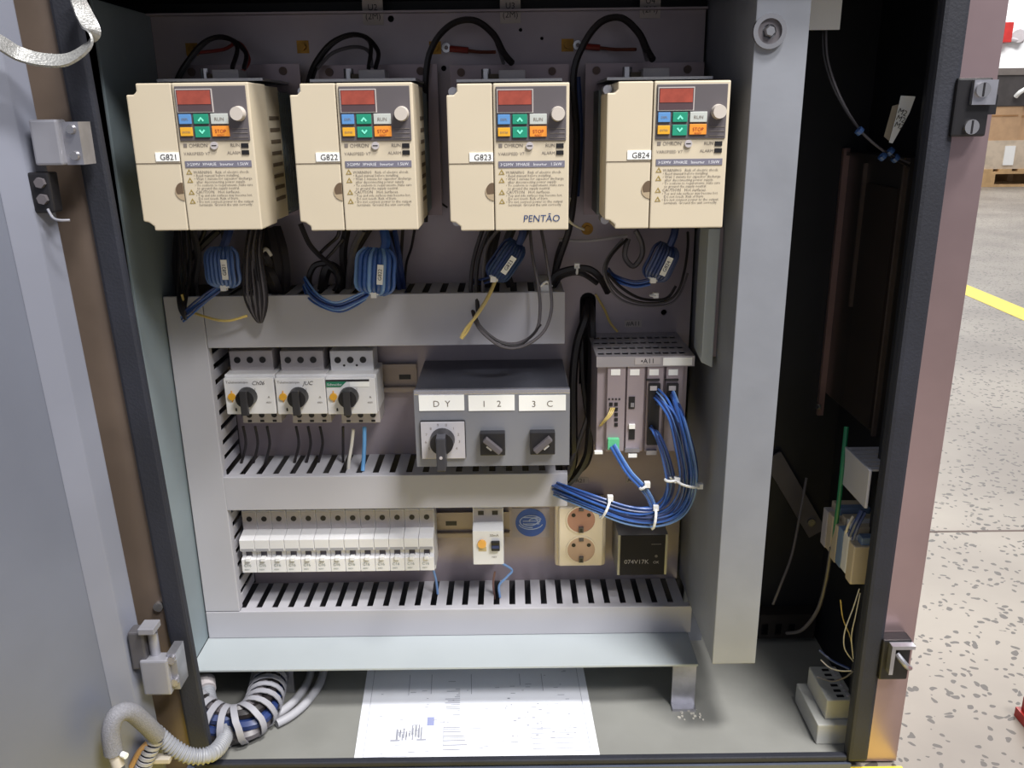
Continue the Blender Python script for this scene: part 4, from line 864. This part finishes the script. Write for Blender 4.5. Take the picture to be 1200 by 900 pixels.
# ================================================================ SOCKET, STICKER, POWER MODULE
Y = .958; xa, xb, zb, zt = rect(651, 592, 711, 667, Y)
t = thing('double_socket', ((xa+xb)/2, .97, zb), 'ivory double power socket with round earthed inserts, below the blue harness', 'power socket')
obj('housing', MB().box(xa, xb, Y+.008, ZP-.0005, zb, zt), SOCK, t, bevel=.004, bseg=3)
obj('cover', MB().box(xa+.004, xb-.004, Y, Y+.010, zb+.004, zt-.003), SOCK, t, bevel=.003, bseg=3)
for (cy, m_) in ((609, mat('socket_insert_pink', (186, 138, 118), .45)), (644, SOCKI)):
    c_ = P(681, cy, Y); ins = obj('insert', MB().ring(c_+Vector((0,.0002,0)), (0,-1,0), .0188, .0172, .0015, 32), SOCK, t, True)
    obj('insert_face', MB().cyl(c_, c_+Vector((0,-.0006,0)), .0174, 32), m_, ins)
    for dx in (-.0095, .0095):
        q = c_+Vector((dx, -.0006, .0065)); obj('pin_hole', MB().cyl(q, q+Vector((0,-.0004,0)), .0026, 12), BLACK, ins)
    obj('earth_clip', MB().box(c_.x-.0028, c_.x+.0028, c_.y-.0035, c_.y-.0006, c_.z-.0165, c_.z-.009), GRYW, ins); obj('earth_clip', MB().box(c_.x-.0028, c_.x+.0028, c_.y-.0025, c_.y-.0006, c_.z+.0125, c_.z+.0165), GRYW, ins)
    obj('clip_dark', MB().box(c_.x-.0016, c_.x+.0016, c_.y-.0038, c_.y-.0035, c_.z-.0158, c_.z-.011), BLACK, ins)
c_ = P(622, 612, ZP)
t = thing('sticker', (c_.x, ZP-.001, c_.z-.02), 'square clear sticker with a blue disc on the plate, left of the socket', 'sticker')
obj('backing', MB().box(c_.x-.024, c_.x+.024, ZP-.0008, ZP, c_.z-.021, c_.z+.02), mat('sticker_back', (160, 152, 162), .3), t)
obj('blue_disc', MB().cyl(c_+Vector((0,-.0008,0)), c_+Vector((0,-.0014,0)), .0195, 36), STKB, t)
mk = MB(); q = c_+Vector((0, -.0018, .002))
for (rx, rz, ox, oz, a0, a1) in ((.014,.0085,0,0,20,300), (.010,.0055,-.001,0,-150,110), (.007,.0035,.005,.001,-60,220), (.016,.010,0,-.001,200,350)):
    pts = [q+Vector((ox+rx*math.cos(math.radians(a)), 0, oz+rz*math.sin(math.radians(a)))) for a in range(a0, a1, 20)]; mk.tube(pts, .0007, 4, 1)
for dz in (.005, .0, -.004): mk.box(q.x-.010, q.x+.011, q.y, q.y+.0004, q.z+dz, q.z+dz+.0009)
obj('disc_print', mk, mat('disc_print', (180, 195, 225), .5), t)
Y = .93; xa, xb, zb, zt = rect(724, 627, 782, 674, Y)
t = thing('power_module', ((xa+xb)/2, .95, zb), 'flat black power module with pale side edges, right of the socket', 'power supply')
obj('housing', MB().box(xa, xb, Y+.001, ZP-.0005, zb, zt), mat('alu_case', (150, 150, 150), .4, .5), t)
obj('front_panel', MB().box(xa+.003, xb-.003, Y, Y+.001, zb+.0005, zt-.0005), mat('black_panel', (26, 24, 30), .6, spec=.25), t)
pr = MB(); text_mb('074V17K', .008, xa+.008, Y-.0003, zb+.016, mb=pr); text_mb('\u2014\u2014', .006, xb-.02, Y-.0003, zt-.014, mb=pr); text_mb('OK', .005, xb-.017, Y-.0003, zb+.016, mb=pr)
obj('print', pr, mat('dim_print', (150, 146, 150), .5), t); q = Vector((xb-.0135, Y, zb+.026)); obj('status_lamp', MB().cyl(q, q+Vector((0,-.0005,0)), .0018, 10), GRYW, t)

# ================================================================ FLOOR OF THE CABINET: paper, hoses
A = [G(431, 782, CF+.001), G(683, 780, CF+.001), G(703, 885, CF+.001), G(414, 895, CF+.001)]
pc = (A[0]+A[2])/2
A[0] = A[0]+(A[0]-A[3])*.45; A[1] = A[1]+(A[1]-A[2])*.45
t = thing('drawing_sheet', (pc.x, pc.y, CF), 'white circuit drawing sheet lying on the cabinet floor', 'paper')
nx, ny = 16, 10; vs = []; 
def sheet(u, v, dz=0):
    a = A[3].lerp(A[2], u); b_ = A[0].lerp(A[1], u); p_ = a.lerp(b_, v); p_.z = CF+.0008+.0012*(math.sin(u*3.1)*.5+.5)*(1-v)+dz; return p_
mb = MB(); mb.add([sheet(i/nx, j/ny) for j in range(ny+1) for i in range(nx+1)]+[sheet(i/nx, j/ny)-Vector((0,0,.0004)) for j in range(ny+1) for i in range(nx+1)],
    [(j*(nx+1)+i, j*(nx+1)+i+1, (j+1)*(nx+1)+i+1, (j+1)*(nx+1)+i) for j in range(ny) for i in range(nx)]+[tuple(k+(nx+1)*(ny+1) for k in (j*(nx+1)+i, (j+1)*(nx+1)+i, (j+1)*(nx+1)+i+1, j*(nx+1)+i+1)) for j in range(ny) for i in range(nx)])
obj('sheet', mb, PAPER, t)
dr_ = MB()
def mark(u0, v0, u1, v1): dr_.add([sheet(u0, v0, .0004), sheet(u1, v0, .0004), sheet(u1, v1, .0004), sheet(u0, v1, .0004)], [(0,1,2,3)])
for e in (.035, .965): mark(e, .03, e+.002, .97)
for e in (.03, .97): mark(.035, e, .965, e+.003)
for k in range(26):
    u = .16+(k % 9)*.013+rnd()*.006; mark(u, .13+rnd()*.06, u+.006, .16+rnd()*.08)
mark(.14, .13, .18, .14); mark(.25, .13, .29, .14); mark(.36, .08, .362, .28); mark(.36, .20, .52, .203); mark(.36, .14, .46, .143)
for k in range(70):
    u, v = .06+rnd()*.86, .05+rnd()*.9; mark(u, v, u+.004+rnd()*.03, v+.004)
for k in range(14): mark(.36+rnd()*.07, .3+k*.015, .43, .305+k*.015)
for k in range(30): u = .62+rnd()*.3; v = .12+rnd()*.3; mark(u, v, u+.002+rnd()*.012, v+.008)
for k in range(5): mark(.73, .05+k*.035, .92, .053+k*.035)
for k in range(6): mark(.36, .06+k*.03, .36+.05+rnd()*.06, .066+k*.03)
for u in (.2, .3, .48, .7, .8): mark(u, .45+rnd()*.1, u+.0025, .62)
obj('drawing_print', dr_, mat('paper_ink', (158, 160, 172), .7), t)
obj('stamp_print', MB().add([sheet(u, v, .0004) for u, v in ((.29,.23),(.32,.23),(.32,.29),(.29,.29))], [(0,1,2,3)]), mat('stamp', (150, 156, 196), .7), t)
# spiral wrapped hose
def helix(pts, R, pitch, seg=12, wd=.0055, th=.0012):
    pp = smooth(pts, 12); fr = frames(pp); L = 0; out = []; acc = [0]
    for i in range(1, len(pp)): acc.append(acc[-1]+(pp[i]-pp[i-1]).length)
    tot = acc[-1]; n = int(tot/pitch*seg); j = 0; vs = []
    for k in range(n+1):
        s = tot*k/n
        while j < len(acc)-2 and acc[j+1] < s: j += 1
        f = (s-acc[j])/max(1e-9, acc[j+1]-acc[j]); c_ = pp[j].lerp(pp[j+1], f); a, b_ = fr[j]; tg = (pp[j+1]-pp[j]).normalized()
        t_ = 2*math.pi*k/seg; rd = a*math.cos(t_)+b_*math.sin(t_)
        for (dr, dt) in ((0,-.5),(th,-.5),(th,.5),(0,.5)): vs.append(c_+rd*(R+dr)+tg*wd*dt)
    fs = []
    for k in range(n):
        for q in range(4): fs.append((k*4+q, k*4+(q+1) % 4, k*4+4+(q+1) % 4, k*4+4+q))
    return MB().add(vs, fs)
path = [G(318,774,CF+.0235), G(316,792,CF+.0235), G(312,812,CF+.0235), G(304,832,CF+.0235), G(288,846,CF+.0235), G(266,850,CF+.0235), G(244,842,CF+.028), G(226,830,CF+.034)]
t = thing('spiral_wrapped_cables', (path[3].x, .86, CF), 'thick blue cable bundle in white spiral wrap, curving on the cabinet floor', 'cable')
obj('spiral_wrap', helix(path, .0215, .0135, 18, .0075, .0012), mat('spiral_white', (150, 150, 158), .45), t, True)
for k in range(7):
    a_ = k*2*math.pi/7; obj('cable', MB().tube([p_+Vector((math.cos(a_)*.0135, math.sin(a_)*.008, math.sin(a_)*.0135)) for p_ in path], .0066, 7), (NAVYW, BLKW, GRYW, MATS['pack_slate'])[k % 4], t, True)
def corr(pts, r, pitch): 
    pp = smooth(pts, 8); L = sum((pp[i+1]-pp[i]).length for i in range(len(pp)-1)); n = int(L/pitch*4)
    # resample
    acc = [0]
    for i in range(1, len(pp)): acc.append(acc[-1]+(pp[i]-pp[i-1]).length)
    out = []; j = 0
    for k in range(n+1):
        s = L*k/n
        while j < len(acc)-2 and acc[j+1] < s: j += 1
        out.append(pp[j].lerp(pp[j+1], (s-acc[j])/max(1e-9, acc[j+1]-acc[j])))
    return MB().tube(out, r, 12, 1, radii=lambda i, n_: r*(1 if i % 4 in (0, 1) else .84))
for k, pts in enumerate(([(366,770),(362,796),(348,818),(330,834),(312,842)], [(382,770),(376,798),(360,822),(342,838),(324,848)])):
    tag(obj('grey_cable', MB().tube([G(p[0], p[1], CF+.0065) for p in pts], .0052, 10), CONDG, None, True), ('smooth grey cable hugging the spiral wrapped bundle', 'outer smooth grey cable, farthest right of the floor cables')[k], 'cable')
t = thing('corrugated_conduit', P(240, 880, .76), 'grey corrugated conduit looping over the left frame edge near the floor', 'conduit')
pts = [G(243,806,.05), G(246,822,.045), G(258,840,.036), G(264,862,.03), P(250,882,.757), P(225,886,.745), P(202,875,.742), P(182,858,.740)]
obj('conduit', corr(pts, .0088, .0042), mat('conduit_grey', (138, 140, 147), .5), t, True)
obj('end_collar', MB().cyl(G(243,808,.05), G(242,797,.052), .010, 14), GREYP, t, True)
t = thing('braided_sleeve', P(150, 850, .735), 'grey braided sleeve arching from the door into the conduit', 'cable sleeve')
obj('sleeve', MB().tube([P(184,862,.730), P(168,846,.716), P(152,834,.704), P(137,838,.694), P(130,856,.688), P(133,882,.686)], .0088, 12), mat('sleeve_grey', (122, 122, 128), .75, var=.18, scale=700, bump=.8, bscale=900, lo=.3, hi=.7), t, True)
obj('cable_tie', MB().tube([P(180,855,.727), P(184,862,.724), P(181,872,.727)], .0016), BLACK, t)
t = thing('spiral_wrapped_cables', P(172, 895, .73), 'narrow white spiral wrap holding orange and white wires at the lower left corner', 'cable')
pth = [P(184,862,.733), P(176,878,.73), P(168,898,.728), P(163,915,.727)]
obj('spiral_wrap', helix(pth, .0078, .0062, 14, .004, .001), MATS['spiral_white'], t, True); obj('core', MB().tube(pth, .0070, 10), BLKW, t, True)
obj('wire', MB().tube([P(176,868,.728), P(164,880,.726), P(154,898,.725)], .003), mat('orange_tan', (180, 140, 92), .5), t, True)
t = thing('plug_end', P(140, 885, .725), 'whitish connector end under the braided sleeve', 'connector')
obj('connector_body', MB().cyl(P(134,884,.686), P(139,898,.684), .006, 12), mat('tan_plug', (176, 168, 156), .5), t, True); obj('connector_tip', MB().cyl(P(143,884,.684), P(148,886,.682), .003, 10), LABEL, t, True)
q = P(185,893,.73); obj('connector_cap', MB().box(q.x-.006, q.x+.012, .73, .74, q.z-.003, q.z+.003), MATS['tan_plug'], t, bevel=.001)
# braided earth strap upper left
st = [P(-20,40,.70), P(0,50,.71), P(22,63,.72), P(48,70,.725), P(78,70,.73), P(102,55,.735), P(108,38,.74), P(98,15,.75), P(92,0,.755), P(88,-18,.76)]
tag(obj('earth_strap', MB().ribbon(st, .014, .0022, 8, Vector((0, .75, .65))), BRAID, None), 'flat braided metal earth strap looping across the upper left corner', 'earth strap')
# crumbs by the bracket foot
cr_ = MB()
for k in range(26):
    g = G(795+rnd()*30, 828+rnd()*16, CF); s = .0005+rnd()*.0008; cr_.box(g.x-s, g.x+s, g.y-s, g.y+s, CF, CF+s)
o = tag(obj('debris', cr_, WHTW), 'scattered pale crumbs on the cabinet floor by the zinc bracket foot', 'debris'); o['kind'] = 'stuff'

# ================================================================ RIGHT COMPARTMENT
t = thing('side_device', (.40, .93, .35), 'tall dark flat unit with dull metal edges on the right inner wall', 'device')
Z0, Z1 = .36, .648
obj('casing', MB().box(.388, .4095, .852, 1.008, Z0, Z1), DRAIL, t, bevel=.001)
obj('edge_trim', MB().box(.384, .388, .852, .856, Z0, Z1), EDGE, t); obj('edge_trim', MB().box(.381, .388, 1.004, 1.010, Z0-.03, Z1+.004), mat('pink_trim', (170, 140, 136), .3, .7), t)
obj('edge_trim', MB().box(.384, .388, .95, .953, Z0+.12, Z1-.01), EDGE, t); obj('top_trim', MB().box(.384, .388, .856, 1.004, Z1-.004, Z1), DRAIL, t)
obj('cover_plate', MB().box(.385, .388, .865, .94, Z0+.004, Z1-.03), mat('brown_plate', (56, 48, 44), .35, .4), t)
q = W(961, 476, .384); obj('fixing_screw', MB().cyl(q, q+Vector((-.004,0,0)), .004, 10), CHROME, t)
# white sheet at top
X0, X1, Z0, Z1 = rect(944, -30, 987, 35, .86); tag(obj('paper_card', MB().box(X0, X1, .86, .861, Z0, Z1), LABEL), 'white card hanging at the top behind the grey post', 'card')
# hanging cable with ties and flags
t = thing('hanging_cable', P(1000, 130, .86), 'thin dark cable hanging in the right compartment, tied with blue ties', 'cable')
for k in range(2): obj('strand', MB().tube([P(964+k*4,35,.87), P(966+k*4,70,.865), P(980+k*3,110,.86), P(1006,150,.85), P(1036,177,.845), P(1066,196-k*5,.85)], .0013, 6), GRYW if k else BLKW, t, True)
for (x, y) in ((1008,152), (1035,182), (1044,176), (1050,184)):
    c_ = P(x, y, .846); obj('cable_tie', MB().ring(c_-Vector((.002,0,0)), (1,.0,-.8), .0042, .0026, .004, 12), TIEB, t)
for (pts, m_) in (([(1036,160),(1046,124),(1054,122),(1048,150),(1042,165)], mat('flag_tan', (150, 140, 124), .7)), ([(1042,167),(1050,138),(1056,112),(1073,113),(1066,132),(1055,152),(1046,168)], LABEL)):
    ps = [P(x, y, .838 if m_ is LABEL else .842) for x, y in pts]; obj('flag', MB().prism([(p_.x, p_.z) for p_ in ps][::-1], ps[0].y, ps[0].y+.0008), m_, t)
mk = MB(); 
for (x, y) in ((1052,126),(1050,134),(1048,142)): text_mb('M2', .007, P(x, y, .8375).x, .8373, P(x, y+6, .8375).z, mb=mk, rot=-.4)
obj('flag_print', mk, INK, t)
# duct on the side wall
ZD1, ZD0 = .349, .307
t = thing('wire_duct', (.38, .82, ZD0), 'short light wire duct on the right inner wall', 'wire duct')
obj('lid', MB().box(.356, .359, .787, .852, ZD0, ZD1), PVC, t, bevel=.0008); obj('base', MB().box(.406, .4095, .787, .852, ZD0, ZD1), PVC, t)
for k in range(6): obj('finger', MB().box(.359, .406, .789+k*.0108, .7958+k*.0108, ZD1-.002, ZD1), PVC, t)
# terminals
t = thing('terminal_block', (.385, .85, .205), 'row of beige and blue rail terminals on the right inner wall', 'terminal block')
obj('rail', MB().box(.403, .4095, .795, .90, .225, .25), ZINC, t)
for k in range(6):
    y0 = .800+k*.0155; z0 = .212+.002*((k*5) % 3); x0 = .356+.004*((k*3) % 3)
    tm = obj('terminal', MB().box(x0, .403, y0, y0+.0145, z0, z0+.045), (TERB, WHITEG, TERBL, TERB, TERB, GREYP)[k], t, bevel=.0015)
    obj('terminal_cap', MB().box(x0+.008, .398, y0+.002, y0+.0125, z0+.045, z0+.054), (TERBL, TERB, WHITEG, TERB, TERBL, TERB)[k], tm, bevel=.001)
bundle('wire_tangle', 'dark blue and grey wires crossing above the beige terminals', 'wire', [([(1010,598,.80),(1003,612,.80),(996,628,.81)], .0022, NAVYW), ([(1014,600,.80),(1006,615,.80),(1000,632,.805)], .002, NAVYW), ([(1000,605,.82),(994,616,.82),(990,630,.83)], .0014, WHTW)])
wire('green wire running down beside the side-wall duct', [(992,500,.86),(988,540,.85),(984,580,.85),(980,612,.855),(977,640,.86)], .0026, GRNW)
wire('dark grey wire curving down below the beige terminals', [(974,642,.86),(968,680,.87),(958,715,.88),(940,738,.92),(922,742,.95)], .0022, GRYW)
wire('thin grey wire in the dark right compartment, ending mid-air', [(945,560,.98),(938,600,.97),(928,650,.96),(915,685,.95),(906,708,.95)], .0018, GRYW)
for k, (pts, lab_) in enumerate([([(1007,690,.80),(1000,712,.80),(990,740,.80),(990,760,.80),(1000,775,.80)], 'thin pale wire hanging from the terminals, leftmost loop'),
                                 ([(1008,695,.80),(1003,720,.80),(998,745,.80),(1000,772,.80)], 'thin straight pale wire hanging from the terminals'),
                                 ([(985,703,.82),(988,725,.82),(996,745,.81),(1000,765,.80)], 'thin yellowish wire left of the pale loops')]):
    wire(lab_, pts, .0007, YELW if k == 2 else WHTW)
bundle('wire_tangle', 'pale wire ends curling out just above the grey floor block', 'wire', [([(962,773,.83),(972,782,.82),(985,786,.81),(998,786,.80)], .0008, WHTW), ([(958,793,.83),(975,798,.82),(990,794,.81),(1000,786,.80)], .001, GRYW), ([(960,762,.83),(975,774,.82),(996,784,.80)], .0014, NAVYW)])
t = thing('dark_strut', (.33, 1.0, .2), 'dark diagonal strut deep in the right compartment', 'strut')
a = P(905, 535, 1.004); b_ = P(958, 625, 1.004); u_ = (b_-a).normalized(); n_ = Vector((-u_.z, 0, u_.x))*.012
obj('bar', MB().hexa([a-n_, b_-n_, b_+n_, a+n_], [q+Vector((0,.003,0)) for q in (a-n_, b_-n_, b_+n_, a+n_)]), GRYW, t)
obj('bolt', MB().cyl(b_-u_*.02, b_-u_*.02+Vector((0,-.004,0)), .005, 10), CHROME, t)
t = thing('perforated_rail', (.33, .99, .06), 'dark perforated rail low at the back of the right compartment', 'rail')
X0, X1, Z0, Z1 = rect(884, 722, 955, 748, .99)
hl = [[(X0+.01+k*.018+a*.009, Z0+.006+b_*.016) for a, b_ in ((0,0),(1,0),(1,1),(0,1))] for k in range(int((X1-X0-.01)/.018))]
obj('rail_face', plate([(X0-.03, Z0), (X1, Z0), (X1, Z1), (X0-.03, Z1)], hl, .002, lambda u, v, w_: (u, .99+w_, v)), DRAIL, t); obj('rail_flange', MB().box(X0-.03, X1, .99, 1.012, Z1, Z1+.002), DRAIL, t)
# block on floor
t = thing('connector_block', (.36, .835, CF), 'stepped light grey connector block on the cabinet floor at the right', 'connector block')
obj('base_block', MB().box(.338, .385, .797, .872, CF, CF+.026), BLKG, t, bevel=.0015)
up = obj('upper_block', MB().box(.349, .381, .806, .868, CF+.026, CF+.052), BLKG, t, bevel=.0015)
for k in range(6): obj('contact_hole', MB().box(.362, .370, .811+k*.0095, .815+k*.0095, CF+.052, CF+.0525), BLACK, up); 
for k in range(6): obj('terminal_screw', MB().cyl((.375, .813+k*.0095, CF+.052), (.375, .813+k*.0095, CF+.054), .0022, 8), GREYP, up)
